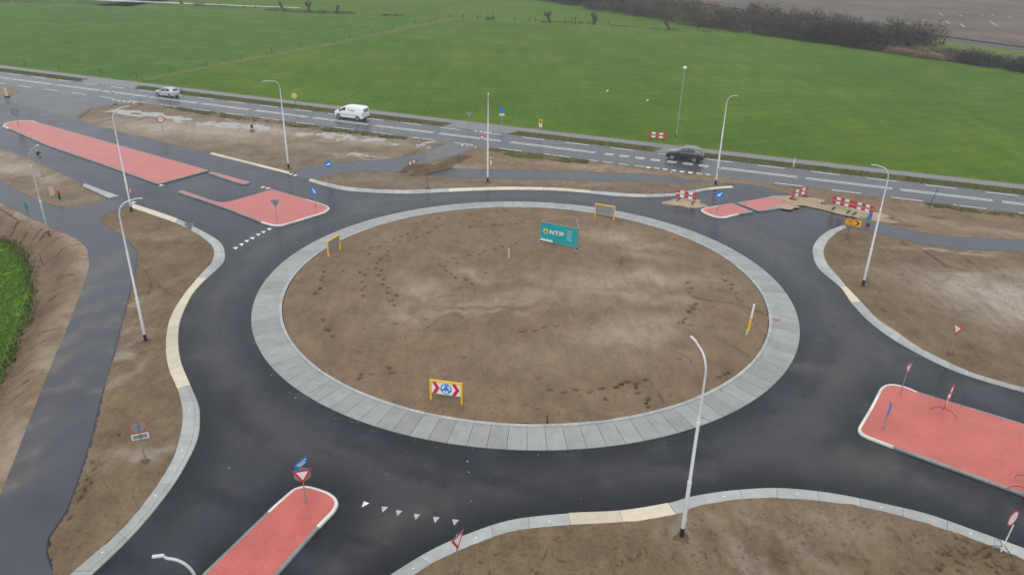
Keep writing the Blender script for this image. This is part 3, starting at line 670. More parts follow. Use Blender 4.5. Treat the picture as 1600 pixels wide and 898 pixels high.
# --- apron of the roundabout: 116 paved slabs and an inner kerb ring
ap = empty('apron'); tag(ap, kind='structure')
NS = 116; da = 2 * math.pi / NS
sheet('apron_bed', [((RO - .03) * math.cos(a), (RO - .03) * math.sin(a)) for a in np.linspace(0, 2 * math.pi, 145)[:-1]], .03, M['heap'], ap)
mb = MB(); g = .018
for j in range(4):
    for r, z in ((RO, 0), (RO - .01, .05), (RO - .10, .07), (19.4, .125), (RI + .22, .175), (RI + .10, .17), (RI, .185), (RI, 0)):
        a = (-.5 + g / 2 + (1 - g) * j / 3) * da
        if j in (0, 3) : pass
        mb.v.append((r * math.cos(a) - 19.4, r * math.sin(a), z))
for j in range(3):
    for k in range(7): mb.f.append((j * 8 + k, (j + 1) * 8 + k, (j + 1) * 8 + k + 1, j * 8 + k + 1)); mb.m.append(0)
mb.f.append(tuple(range(8))); mb.f.append(tuple(24 + k for k in reversed(range(8)))); mb.m += [0, 0]
slab_me = mb.mesh('apron_slab', M['apron'])
for k in range(NS):
    a = k * da + R_(1.5); link('apron_slab', slab_me, ap, (19.4 * math.cos(a), 19.4 * math.sin(a), random.uniform(-.004, .004)), a)
mb = MB()
for j in range(3):
    for r, z in ((RI - .008, 0), (RI - .008, .225), (RI - .03, .24), (RI - .22, .24), (RI - .22, 0)):
        a = (-.494 + .988 * j / 2) * da; mb.v.append((r * math.cos(a) - RI, r * math.sin(a), z))
for j in range(2):
    for k in range(4): mb.f.append((j * 5 + k, (j + 1) * 5 + k, (j + 1) * 5 + k + 1, j * 5 + k + 1)); mb.m.append(0)
mb.f.append(tuple(range(5))); mb.f.append(tuple(10 + k for k in reversed(range(5)))); mb.m += [0, 0]
kst = mb.mesh('kerb_stone', M['concrete']); refl = MB().slab([(.035 * math.cos(t), .035 * math.sin(t)) for t in np.linspace(0, 2 * math.pi, 7)[:-1]], .235, .262).mesh('reflector', M['white'])
for k in range(NS):
    a = k * da + R_(1.5); o = link('kerb_stone', kst, ap, (RI * math.cos(a), RI * math.sin(a), random.uniform(-.008, .006)), a)
    if k % 2 == 0: link('reflector', refl, o, (-.11, 0, 0))

# --- red paved islands with kerb stones
def island(name, outline, white=(), step=.95, kw=.17, zt=.13):
    P = np.array(outline); C = catmull([tuple(p) for p in P] + [tuple(P[0])], 1)
    Q = resample(np.vstack([P, P[:1]]), .12)[:-1]
    # round the trace slightly
    for _ in range(2): Q = (np.roll(Q, 1, 0) + 2 * Q + np.roll(Q, -1, 0)) / 4
    area = .5 * np.sum(Q[:, 0] * np.roll(Q[:, 1], -1) - np.roll(Q[:, 0], -1) * Q[:, 1])
    if area < 0: Q = Q[::-1]
    t = np.roll(Q, -3, 0) - np.roll(Q, 3, 0); t /= np.hypot(*t.T)[:, None]; nin = np.c_[-t[:, 1], t[:, 0]]
    I = Q + nin * kw
    root = sheet(name, I.tolist(), zt - .006, M['red']); n = len(Q); m_ = max(6, int(round(n * .12 / step))); cut = np.linspace(0, n, m_ + 1).astype(int)
    # white nose: outline points between two given points
    isw = np.zeros(n, bool)
    for a, b, via in white:
        ia, ib, iv = (int(np.argmin(np.hypot(*(Q - np.array(p)).T))) for p in (a, b, via))
        r1 = [(ia + k) % n for k in range((ib - ia) % n + 1)]; r2 = [(ib + k) % n for k in range((ia - ib) % n + 1)]
        isw[r1 if iv in r1 else r2] = True
    for a, b in zip(cut[:-1], cut[1:]):
        idx = [k % n for k in range(a, b + 1)]; mb = MB(); dz = random.uniform(-.006, .004)
        for q, k in enumerate(idx):
            e = .0
            for p, z in ((Q[k], 0), (Q[k] + nin[k] * .012, zt - .02), (Q[k] + nin[k] * .035, zt + dz), (I[k], zt + dz), (I[k], 0)):
                if q == 0: p = p + (Q[idx[1]] - Q[idx[0]]) * .05
                if q == len(idx) - 1: p = p - (Q[idx[-1]] - Q[idx[-2]]) * .05
                mb.v.append((p[0], p[1], z))
        for q in range(len(idx) - 1):
            for k in range(4): mb.f.append((q * 5 + k, (q + 1) * 5 + k, (q + 1) * 5 + k + 1, q * 5 + k + 1)); mb.m.append(0)
        e = (len(idx) - 1) * 5; mb.f.append((0, 1, 2, 3, 4)); mb.f.append((e + 4, e + 3, e + 2, e + 1, e)); mb.m += [0, 0]
        wh = np.mean(isw[idx]) > .5
        mb.build('kerb_stone', M['whitekerb'] if wh else M['greykerb'], root)
    return root
g13 = lambda x, y: G2(x, y, .13)
island('traffic_island', isl_near, [(g13(427.6, 788), g13(502.8, 818.4), g13(490, 759.5))])
island('traffic_island', isl_right, [(g13(1434, 611), g13(1393, 697), g13(1345, 660))])
island('traffic_island', isl_w1, [(g13(60, 190.5), g13(12.5, 200.5), g13(4, 196.5))])
island('traffic_island', isl_w2, [(g13(480, 311), g13(410, 347.4), g13(508, 331))], kw=.16)
island('traffic_island', isl_w3, kw=.13)
island('traffic_island', isl_n1, [(g13(1122, 321), g13(1148, 335.6), g13(1100, 330))])
island('traffic_island', isl_n2)
# ------------------------------------------------------------------ soil patches
def rough(x, y, a=.05): return (fbm(x, y, .55, 3) - .5) * a * 1.6 + (fbm(x + 7, y + 3, 2.3, 4) - .5) * a * 1.1 + (fbm(x, y + 30, 6.0, 2) - .5) * a * .5
def trail(D, pts, z=.2, d=.11, jit=.05):
    P = [G2(x, y, z) for x, y in pts]
    for k, (x, y) in enumerate(P):
        a = P[min(k + 1, len(P) - 1)]; b = P[max(k - 1, 0)]; t = math.atan2(a[1] - b[1], a[0] - b[0])
        s = .09 * (1 if k % 2 else -1)
        D.foot(x - math.sin(t) * s + random.uniform(-jit, jit), y + math.cos(t) * s, t + random.uniform(-.3, .3), d * random.uniform(.75, 1.3), random.uniform(.17, .24), random.uniform(.09, .13))
def soilz(D, line, z1, amp, ze=-.01, ramp_=.9):
    """height: tapers to ze along the open edge line, z1 inside"""
    def fn(x, y):
        z = z1 + rough(x, y, amp)
        if line is not None:
            d = pdist(x, y, np.array(line)); k = smooth(0, ramp_, d); z = ze + (z - ze) * k
        if D: z = z + D.z(x, y)[0]
        z = np.where(d > .12, np.maximum(z, .016), z) if line is not None else np.maximum(z, .016)
        return z
    return fn
def damp_shadef(D):
    return lambda x, y: np.maximum(D.z(x, y)[1] * 1.0, 0) + smooth(.62, .78, fbm(x, y, .8, 4)) * .25  # painted shade inside footprints and deep rills, plus random damp patches

# centre of the roundabout
D = Dents()
z7 = lambda p: Zm(p, 640, 290, 5.333); z1_ = lambda p: Zm(p, 380, 300, 5.333); z2_ = lambda p: Zm(p, 380, 460, 5.333); z5_ = lambda p: Zm(p, 1000, 430, 5.333); z6_ = lambda p: Zm(p, 1000, 300, 5.333); z4_ = lambda p: Zm(p, 930, 560, 5.333); zc_ = lambda p: Zm(p, 800, 410)
for t in (z7([(900, 490), (840, 510), (775, 517), (710, 535), (635, 553), (575, 573), (497, 590), (445, 608), (370, 617), (313, 637), (255, 662), (270, 685), (305, 713), (345, 747), (390, 775), (465, 797), (520, 820)]),
          z7([(1090, 308), (1005, 310), (940, 310), (890, 318), (840, 322), (765, 330), (705, 333), (640, 343), (570, 345), (510, 348)]),
          z7([(660, 285), (595, 295), (540, 300), (430, 307), (285, 328), (220, 345), (165, 397), (105, 418), (65, 440)]),
          z7([(790, 205), (720, 207), (640, 225), (515, 240), (375, 252), (240, 270), (180, 258), (110, 290), (65, 322)]),
          z1_([(1430, 322), (1365, 347), (1325, 370), (1255, 382), (1200, 420), (1135, 450), (1075, 465), (1045, 515)]), z1_([(1555, 345), (1495, 365), (1455, 385), (1385, 400), (1310, 420), (1240, 465)]),
          z1_([(1220, 495), (1185, 525), (1155, 565), (1110, 600), (1120, 637), (1150, 660), (1140, 697), (1160, 730), (1178, 768), (1200, 800), (1215, 840), (1270, 870)]),
          z1_([(985, 665), (1008, 690), (1005, 750), (1000, 795), (1000, 820), (990, 868)]), z1_([(690, 663), (655, 703), (665, 737), (635, 805), (615, 845)]),
          z2_([(1220, 55), (1275, 97), (1270, 18)]), z2_([(675, 208), (685, 298), (728, 296), (735, 352)]), z2_([(1530, 215), (1275, 240)]),
          z5_([(410, 65), (425, 110), (420, 150), (460, 235), (440, 270), (400, 305), (385, 365), (350, 390), (425, 410)]), z5_([(720, 45), (755, 80), (770, 118), (800, 150)]),
          z5_([(380, 370), (340, 395), (455, 240), (430, 280), (410, 300)]),
          z4_([(430, 178), (345, 205), (275, 200), (210, 207), (180, 238), (50, 245)]), z4_([(350, 235), (425, 330), (430, 375), (425, 395)]), z4_([(1025, 147), (1085, 130), (1100, 110)]),
          zc_([(835, 732), (770, 752), (690, 755), (650, 775), (560, 785), (485, 798), (400, 792), (320, 802), (235, 795)]), zc_([(140, 428), (205, 415), (280, 410), (60, 432)]), zc_([(835, 870), (840, 850), (580, 850), (790, 815)]),
          z6_([(230, 375), (275, 395), (620, 615), (685, 680), (720, 737), (755, 770)]),
          Zm([(640, 715), (660, 700), (720, 690), (850, 690), (820, 660)], 400, 410), Zm([(430, 60), (410, 88), (420, 110), (395, 160), (380, 190)], 400, 410)): trail(D, t)
rg = random.Random(5)
for k in range(170):
    a = rg.random() * 6.28; r = 17.6 * math.sqrt(rg.random()); D.foot(r * math.cos(a), r * math.sin(a), rg.random() * 3, rg.uniform(.03, .08), rg.uniform(.08, .3), rg.uniform(.03, .06))
D.rill(L(z5_([(450, 185), (530, 205), (640, 225), (740, 232), (830, 250), (920, 275), (1000, 305), (1070, 330)]), .2), .15, .07)
D.rill(L(z5_([(390, 115), (450, 100), (520, 125)]), .2), .1, .06); D.rill(L(z5_([(640, 130), (760, 145), (810, 190)]), .2), .1, .05)
D.rill(L(z5_([(340, 650), (400, 690), (430, 720)]), .2), .08, .05); D.rill(L(z5_([(700, 550), (800, 600), (880, 650)]), .2), .08, .05)
D.rill(L(Zm([(1145, 225), (1200, 212), (1255, 210)], 400, 410), .2), .12, .06); D.rill(L(Zm([(945, 435), (1000, 430), (1050, 425), (1130, 370)], 400, 410), .2), .07, .06)
D.rill(L(zc_([(920, 820), (935, 860), (950, 870)]), .2), .1, .05)
pal_i = blobs([gblob(1000, 435, 5.2, 1.5, -3, .95, .2), gblob(960, 460, 4.5, 1.2, 0, .7, .2), gblob(930, 440, 5, 1.5, 0, .8, .2), gblob(1050, 468, 2.6, 1.0, 0, .7, .2), gblob(660, 455, 2.0, 2.4, 20, .9, .2), gblob(630, 497, 1.6, 1.7, 30, .85, .2), gblob(720, 490, 5, .55, 3, .8, .2), gblob(760, 472, 4.5, .5, 5, .75, .2), gblob(740, 430, 2.2, .8, -35, .8, .2), gblob(990, 520, 4.0, 2.2, 20, .8, .2), gblob(1030, 505, 2.5, 1.0, 10, .7, .2), gblob(950, 370, 3.0, 1.8, -10, .9, .2), gblob(1010, 385, 2.2, 1.2, -10, .8, .2), gblob(1010, 400, 2.4, 1.1, -10, .6, .2), gblob(820, 465, 7, 1.0, 0, .45, .2), gblob(880, 560, 6, 2, 0, .2, .2)])
for k in range(26):
    a = rg.random() * 6.28; q_ = 14.5 * math.sqrt(rg.random()); t0 = rg.random() * 6.28; x_, y_ = q_ * math.cos(a), q_ * math.sin(a); l_ = rg.uniform(1.2, 3.2)
    D.rill([(x_, y_), (x_ + l_ * .5 * math.cos(t0), y_ + l_ * .5 * math.sin(t0)), (x_ + l_ * math.cos(t0 + .15), y_ + l_ * math.sin(t0 + .15))], rg.choice((.04, -.035, .05)), .06)
circ = [(18.12 * math.cos(a), 18.12 * math.sin(a)) for a in np.linspace(0, 2 * math.pi, 181)[:-1]]
def zi(x, y):
    r = np.hypot(x, y); p = pal_i(x, y)
    return .20 + .10 * smooth(18.2, 6, r) + rough(x, y, .10) * (1 - .6 * p) + D.z(x, y)[0] - .02 * smooth(17.7, 18.15, r)
patch('centre_soil', circ, .15, zi, M['soil'], {'pale': pal_i, 'damp_shade': damp_shadef(D)}, D.pts())

# left verge (A): kerb on the road side, open edge along the cycle path
openA = L([(205.5, 322.5), (190, 327), (176, 331), (165.4, 334), (157, 338), (155.4, 341), (160.4, 350.4), (180.5, 363), (198, 375.5), (211.8, 393), (213, 412.5), (205.5, 442.6), (198, 472.7), (185.5, 520), (173, 565), (163, 598), (154, 635), (144, 678), (129, 723), (117.8, 760.7), (100, 803.3), (75.2, 838.4), (71.4, 863.5), (80, 888.5), (60, 938)])
openA = [tuple(p) for p in resample(openA, .5)]
polyA = [tuple(p) for p in kA['I'] if p[1] > G2(65, 938)[1]] + openA[::-1]
D = Dents(); trail(D, Zm([(580, 185), (570, 235), (552, 290), (560, 320), (538, 350), (522, 370), (512, 412), (425, 535)], 0, 673), .1)
for p in ([(840, 310), (900, 240), (945, 140), (920, 70), (880, 30)], [(960, 100), (1020, 160), (1080, 215)], [(840, 510), (900, 495), (905, 490)], [(930, 320), (960, 310), (1000, 290)], [(600, 640), (640, 610), (700, 600)]): D.rill(L(Zm(p, 0, 410), .1), .07, .05)
D.rill(L(Zm([(720, 640), (800, 600), (900, 560)], 0, 410), .1), .06, .07)
for k in range(140):
    px, py = rg.uniform(80, 330), rg.uniform(340, 890); x, y = G2(px, py, .1); D.foot(x, y, rg.random() * 3, rg.uniform(.03, .07), rg.uniform(.08, .3), rg.uniform(.03, .06))
palA = blobs([gblob(190, 490, .6, 3, -20, .6), gblob(178, 560, .5, 2.5, -20, .8), gblob(235, 705, 2.6, .8, 20, .6), gblob(170, 600, .5, 3, -20, .5), gblob(250, 370, 3, 1.2, 0, .3), gblob(210, 520, 2, .6, 20, .3)])
patch('soil_verge', polyA, .17, soilz(D, openA, .11, .11), M['soil2'], {'pale': palA, 'damp_shade': damp_shadef(D)}, D.pts(), jag=.0)
# bottom verge (E)
polyE = [tuple(p) for p in kE['I']] + L([(1800, 1080), (800, 1130), (470, 1080)], .1)
D = Dents()
for k in range(260):
    px, py = rg.uniform(640, 1600), rg.uniform(790, 940); x, y = G2(px, py, .1); D.foot(x, y, rg.random() * 3, rg.uniform(.03, .08), rg.uniform(.08, .3), rg.uniform(.03, .07))
zE = lambda p: Zm(p, 800, 673)
for p in ([(1590, 440), (1530, 520), (1440, 690)], [(1440, 690), (1370, 790), (1290, 890)], [(1240, 620), (1270, 720), (1310, 840)], [(690, 590), (720, 680), (760, 800), (800, 890)], [(660, 620), (650, 760), (630, 890)], [(0, 720), (60, 725), (120, 715)], [(0, 750), (100, 780), (180, 770)]): D.rill(L(zE(p), .1), .035, .05)
zE2 = lambda p: Zm(p, 1200, 673)
for p in ([(260, 570), (330, 690), (410, 800), (470, 890)], [(100, 720), (170, 800), (220, 890)], [(560, 630), (500, 740), (430, 820)], [(40, 700), (160, 650), (300, 590)]): D.rill(L(zE2(p), .1), .045, .07)
for k in range(70):
    x, y = G2(*zE2([(rg.uniform(1050, 1580), rg.uniform(640, 880))])[0], .1); D.foot(x, y, rg.random() * 3, rg.uniform(.05, .10), rg.uniform(.1, .25), rg.uniform(.05, .09))
palE = blobs([gblob(1060, 830, 1.0, 2, 20, .35), gblob(1170, 870, .5, 3, 25, .5), gblob(1310, 830, 3, 1.2, 0, .3), gblob(1250, 860, .6, 3, 30, .4)])
patch('soil_verge', polyE, .13, soilz(D, None, .10, .11), M['soil2'], {'pale': palE, 'damp_shade': damp_shadef(D)}, D.pts())

# right verge (D)
openD = [tuple(p) for p in resample(L([(1321, 354.5), (1360.4, 360.6), (1405.5, 373.2), (1450.6, 382), (1500.8, 388.3), (1600, 392), (1720, 397), (1800, 402)]), .5)]
polyD = [tuple(p) for p in kD['I']] + L([(1800, 655)], .1) + openD[::-1]
D = Dents()
D.rill(L(Zm([(830, 745), (870, 775), (960, 800), (1010, 830), (1060, 860), (1110, 895)], 1200, 190), .1) + L(Zm([(1150, 30), (1230, 45)], 1200, 410), .1), .26, .13)
D.rill(L(Zm([(1170, 810), (1220, 845), (1280, 890)], 1200, 190), .1), .1, .07)
for p in ([(340, 510), (430, 535), (530, 545)], [(430, 590), (520, 625), (820, 640)], [(580, 280), (620, 260), (670, 262)], [(180, 170), (300, 190), (450, 215)]): D.rill(L(Zm(p, 1400, 400, 7.485), .1), .09, .07)
for k in range(150):
    x, y = G2(rg.uniform(1290, 1600), rg.uniform(370, 590), .1); D.foot(x, y, rg.random() * 3, rg.uniform(.03, .08), rg.uniform(.08, .35), rg.uniform(.03, .07))
palD = blobs([gblob(1550, 460, 5.5, 3.5, -20, 1), gblob(1580, 480, 4, 4, 0, 1), gblob(1515, 435, 3, 1.0, -20, .8), gblob(1600, 430, 3, 1.5, 0, .7), gblob(1370, 425, 2, .6, 0, .3), gblob(1480, 395, 4, .4, -5, .8)])
patch('soil_verge', polyD, .16, soilz(D, openD, .11, .10), M['soil2'], {'pale': palD, 'damp_shade': damp_shadef(D)}, D.pts())

# strip between cycle path and main road on the right and behind the heap (G)
topG = [RP(u, -3.75) for u in np.linspace(67, -22.4, 60)]
openG = L([(752, 229), (713, 242.3), (651, 258.8), (631, 270.3), (668, 273), (667, 270.8), (683, 262.7), (800, 266), (900, 269.2), (1013, 272.2), (1075.7, 280.6), (1117, 284.8), (1150, 286.6), (1185.6, 290), (1207.5, 296), (1235.6, 304), (1269, 310.5), (1290, 320), (1312, 330), (1340, 343), (1375.4, 350), (1413, 358.6), (1463, 367.6), (1525.8, 372.6), (1600, 375.1), (1740, 380)])
polyG = topG + openG
D = Dents()
for p in ([(0, 285), (60, 262), (130, 245)], [(420, 305), (560, 300), (640, 290)], [(430, 345), (470, 330)]): D.rill(L(Zm(p, 800, 190)), .1, .12)
for p in ([(680, 590), (760, 600), (790, 640)], [(840, 650), (920, 655)], [(1000, 590), (1100, 610)]): D.rill(L(Zm(p, 1200, 190)), .15, .2)
palG = blobs([gblob(1110, 280, 6, .8, -20, .3), gblob(930, 262, 7, 1, -15, .7), gblob(1430, 345, 5, 1.5, -15, .4), gblob(720, 262, 5, 1.5, 0, .5), gblob(1560, 365, 6, 1, -10, .6), gblob(850, 258, 6, 1, -15, .4)])
patch('soil_verge', polyG, .28, soilz(D, openG + topG[:1], .08, .14, ramp_=.7), M['soil'], {'pale': palG, 'damp_shade': damp_shadef(D)}, D.pts())

# verge at the far side of the circle (C)
openC = L([(485, 280.5), (507.8, 274.2), (537.8, 269.3), (563, 266.6), (613, 267.9), (630.6, 270.1), (668, 274.3), (725.8, 278.2), (800, 279.6), (900, 281.3), (1015.5, 283.6), (1070.7, 287.1), (1117, 285.6), (1135, 288), (1143, 291)])
polyC = [tuple(p) for p in kC['I']] + openC[::-1]
D = Dents()
for k in range(60):
    x, y = G2(rg.uniform(520, 1100), rg.uniform(284, 296), .1); D.foot(x, y, rg.random() * 3, rg.uniform(.03, .07), rg.uniform(.1, .4), rg.uniform(.05, .1))
for px in (806, 812, 880, 888, 897, 906): D.rill(L([(px, 281), (px - 2, 290)], .1), .07, .07)
palC = blobs([gblob(560, 283, 5, .8, 0, .4), gblob(890, 287, 5, .8, 0, .6), gblob(805, 285, 2, .6, 0, .5), gblob(700, 290, 7, .6, 0, .4)])
patch('soil_verge', polyC, .26, soilz(D, openC, .10, .11, ramp_=.7), M['sand'], {'pale': palC, 'damp_shade': lambda x, y: np.maximum(damp_shadef(D)(x, y), .55 + 0 * x)}, D.pts())

# wet sand field between the left arm and the main road (B), with puddles
topB = [RP(u, -3.75) for u in np.linspace(-28.5, -70.5, 40)]
openB = L([(213, 161), (142, 169), (113, 184), (140, 194), (170, 201), (200.5, 211), (225.6, 214), (263, 224), (296, 232), (331, 239)]) + [tuple(p) for p in kB['I'][2:]] + L([(459, 268.5), (482.7, 260.6), (520, 255), (613, 248.5), (665.7, 239.6), (700.8, 222.8)])
polyB = topB + openB
pud = [gblob(238, 180, 6, 1.1, -16, 1), gblob(333, 192, 8, 1.5, -20, 1), gblob(375, 195, 5, 1.2, -20, 1), gblob(548, 217, 7.5, 1.3, -18, 1), gblob(510, 212, 4, 1.0, -18, 1), gblob(560, 242, 3, .5, -10, .7), gblob(300, 205, 3, .6, -10, .6), gblob(650, 225, 2, .4, 30, .8), gblob(405, 198, 3, .7, -15, .8)]
pudf = blobs(pud)
palB = blobs([gblob(250, 200, 9, 4, -20, 1), gblob(330, 205, 10, 4, -20, 1), gblob(420, 205, 8, 3, -20, .9), gblob(560, 220, 8, 2, -18, .8), gblob(560, 245, 5, 1, -10, .6), gblob(470, 230, 5, 1.5, 0, .4)])
D = Dents()
for p in ([(740, 775), (820, 760), (900, 745), (980, 740)], [(600, 770), (660, 755), (690, 750)], [(560, 690), (520, 720), (500, 740)]): D.rill(L(Zm(p, 0, 0)), .14, .25)
for p in ([(900, 230), (1000, 190), (1080, 160), (1180, 140)], [(60, 250), (120, 225)], [(640, 245), (720, 235)]): D.rill(L(Zm(p, 400, 190)), .12, .2)
zB0 = soilz(D, openB, .10, .20, ramp_=.8)
patch('wet_sand', polyB, .24, lambda x, y: zB0(x, y) - .13 * np.clip(pudf(x, y) * 1.3, 0, 1), M['sand'], {'pale': palB, 'damp_shade': lambda x, y: .45 * (1 - palB(x, y)) + .5 * D.z(x, y)[1]}, D.pts())
for (bx, by, rx, ry, a, s) in pud:
    c, q = math.cos(a), math.sin(a)
    sheet('puddle', [(bx + 1.5 * (rx * math.cos(t) * c - ry * math.sin(t) * q) , by + 1.5 * (rx * math.cos(t) * q + ry * math.sin(t) * c)) for t in np.linspace(0, 2 * math.pi, 33)[:-1]], .016 + .0015 * (bx % 1), M['water'])

# left strip between arm and cycle path (F) and the corner by the main road
openF = L([(-120, 185), (-40, 214), (0, 230), (45, 247.6), (82.7, 265), (112.8, 277.7), (128, 288)]) + [tuple(p) for p in kF['I']] + L([(140.4, 319), (125, 323.5), (110.3, 325), (87.7, 322.5), (50, 310), (0, 283.7), (-120, 224.7)])
palF = blobs([gblob(20, 262, 6, 2, -30, .9), gblob(60, 275, 4, 1, -30, .7), gblob(-40, 235, 8, 2, -30, .8)])
D = Dents(); D.rill(L(Zm([(0, 320), (100, 385), (230, 450), (330, 490)], 0, 190)), .12, .15)
patch('soil_verge', openF, .2, soilz(D, openF, .10, .12, ramp_=.7), M['sand'], {'pale': palF, 'damp_shade': lambda x, y: .4 * (1 - palF(x, y))}, D.pts())
pI = L([(-60, 131), (0, 133.8), (20, 137.2), (37, 141), (25, 148), (19, 150.5), (0, 152), (-60, 140)])
patch('soil_verge', pI, .25, soilz(None, pI, .12, .25, ramp_=.7), M['sand'], {'pale': lambda x, y: .2 + 0 * x, 'damp_shade': lambda x, y: .3 + 0 * x})

# bank down to the crop field on the left (H)
FZ = -.7
pathE = [tuple(p) for p in resample(L([(-120, 258), (0, 315.3), (42.6, 337.9), (80.2, 354), (120.3, 373), (131, 381), (136.6, 390.5), (139.8, 415), (130.3, 445), (110.3, 500), (85.2, 557.9), (67.7, 600.5), (38.8, 675.5), (22.6, 718), (0, 773), (-60, 900), (-80, 1050)]), .5)]
fieldE = [tuple(p) for p in resample(catmull(L([(-120, 322), (-60, 350), (0, 374), (20, 380.5), (37.6, 398), (45, 415), (50, 435), (54, 460), (48, 490), (37.6, 515), (17.5, 560), (3, 593), (-25, 650), (-70, 760), (-110, 900), (-140, 1050)], FZ), 4), .4)]
D = Dents()
bk = lambda p: L(Zm(p, 0, 410), -.3); bk2 = lambda p: L(Zm(p, 0, 190), -.3)
for p in ([(340, 120), (400, 105), (470, 97)], [(330, 185), (400, 165)], [(240, 310), (310, 290), (380, 272)], [(160, 470), (260, 445), (370, 435)], [(80, 690), (180, 650), (260, 628)], [(100, 745), (210, 705)], [(50, 800), (190, 755)], [(30, 880), (150, 830)], [(300, 240), (380, 205)], [(190, 540), (290, 505)]): D.rill(bk(p), .14, .07)
for p in ([(0, 560), (40, 580), (130, 640)], [(280, 790), (340, 765), (400, 740)], [(350, 850), (420, 795), (520, 780)], [(120, 640), (60, 700)], [(170, 700), (110, 740)], [(200, 740), (270, 690)], [(30, 600), (90, 590)], [(250, 750), (310, 700)]): D.rill(bk2(p), .16, .09)
pe = np.array(pathE); fe = np.array(fieldE)
def zH(x, y):
    a = pdist(x, y, pe); b = pdist(x, y, fe); t = a / (a + b + 1e-6)
    return FZ * smooth(.30, 1.0, t) + .03 * smooth(0, .5, a) + rough(x, y, .16) * smooth(0, .4, a) + D.z(x, y)[0] - .01
palH = lambda x, y: np.exp(-(pdist(x, y, pe) / 1.1) ** 2) * .8 * smooth(.3, .6, fbm(x, y, .5, 3))
patch('soil_bank', pathE + fieldE[::-1], .17, zH, M['soil'], {'pale': palH, 'damp_shade': lambda x, y: np.maximum(damp_shadef(D)(x, y), .75 * smooth(.8, 2.6, pdist(x, y, pe)) * fbm(x, y, .7, 3))}, D.pts())
cropP = fieldE + L([(-900, 1050), (-900, 330), (-400, 240)], FZ)
sheet('crop_field', cropP, FZ - .03, M['cropfield'])

# ------------------------------------------------------------------ scattered growth
def blades(name, pts, h, wd, cols, lean=.5, mat='leafmix', n=1, label=None, zf=None):
    P = np.asarray(pts); N = len(P); a = np.random.rand(N) * 6.283; hh = h * np.random.uniform(.5, 1.3, N); w_ = wd * np.random.uniform(.6, 1.3, N)
    la = np.random.rand(N) * 6.283; ll = hh * np.random.uniform(0, lean, N) * 1.4
    dx, dy = np.cos(a) * w_, np.sin(a) * w_
    v = np.zeros((N, 3, 3)); z = P[:, 2] if P.shape[1] > 2 else np.zeros(N)
    v[:, 0] = np.c_[P[:, 0] - dx, P[:, 1] - dy, z]; v[:, 1] = np.c_[P[:, 0] + dx, P[:, 1] + dy, z]
    v[:, 2] = np.c_[P[:, 0] + np.cos(la) * ll, P[:, 1] + np.sin(la) * ll, z + hh]
    me = bpy.data.meshes.new(name); me.vertices.add(N * 3); me.vertices.foreach_set('co', v.ravel()); me.loops.add(N * 3); me.loops.foreach_set('vertex_index', np.arange(N * 3))
    me.polygons.add(N); me.polygons.foreach_set('loop_start', np.arange(N) * 3); me.polygons.foreach_set('loop_total', np.full(N, 3)); me.update()
    cols = np.asarray(cols); k = np.random.randint(0, len(cols), N); c = cols[k] * np.random.uniform(.7, 1.3, (N, 1)); c = np.repeat(np.c_[c, np.ones(N)], 3, 0)
    at = me.attributes.new('tint', 'FLOAT_COLOR', 'POINT'); at.data.foreach_set('color', c.ravel().astype(np.float32))
    me.materials.append(M[mat]); me.validate(); o = link(name, me); tag(o, label, kind='stuff'); return o
G1 = [(.075, .11, .02), (.11, .13, .03), (.16, .15, .055), (.19, .155, .075), (.065, .09, .02)]
pts = []
for k in range(26000):
    u = np.random.uniform(-125, 62); o = np.random.uniform(3.75, 5.95)
    if -29 < u < -18.5 or -97 < u < -84.5 or .2 < u < 6: continue
    if fbm(np.array([u]), np.array([o]), .7, 3)[0] + .25 * np.random.rand() > .42: p = RP(u, o); pts.append((p[0], p[1], .008))
tag(blades('verge_grass', pts, .14, .03, G1), 'tufty olive grass on the verge between main road and far cycle path', 'grass')
pts = []
for nm, a, b, wd in verge_lo:
    for k in range(int((b - a) * 90)):
        u = np.random.uniform(a, b); t = math.sin(math.pi * (u - a) / (b - a)); o = -3.7 - np.random.rand() * (wd * (.4 + .6 * t) + .5); p = RP(u, o); pts.append((p[0], p[1], .09))
tag(blades('verge_grass', pts, .16, .035, G1), 'patchy olive grass on the soil edge of the main road', 'grass')
fp = np.array(cropP); x0, x1 = G2(-30, 600)[0] - 6, G2(60, 450)[0] + 2
cand = np.c_[np.random.uniform(-48, -25, 260000), np.random.uniform(-30, 16, 260000)]
k = inside(cand[:, 0], cand[:, 1], fp); cand = cand[k]
k = (pdist(cand[:, 0], cand[:, 1], fe) > .15 + .5 * np.random.rand(len(cand))) & (pdist(cand[:, 0], cand[:, 1], fe) < 14) & (fbm(cand[:, 0], cand[:, 1], .9, 3) > .3)
cand = cand[k][:120000]
tag(blades('crop_plants', np.c_[cand, np.full(len(cand), FZ - .02)], .10, .045, [(.10, .21, .018), (.14, .27, .028), (.07, .155, .012), (.18, .27, .05)], 1.0), 'bright green leafy crop growing below the soil bank', 'crop')
# weeds on the bank edge
k = np.random.randint(0, len(fe), 5000); pts = fe[k] + np.random.normal(0, .35, (5000, 2))
tag(blades('bank_weeds', np.c_[pts, np.full(5000, FZ + .0)], .22, .045, [(.06, .09, .015), (.10, .10, .03), (.13, .11, .05), (.03, .05, .01)], .8), 'weedy green and straw growth along the foot of the soil bank', 'weeds')
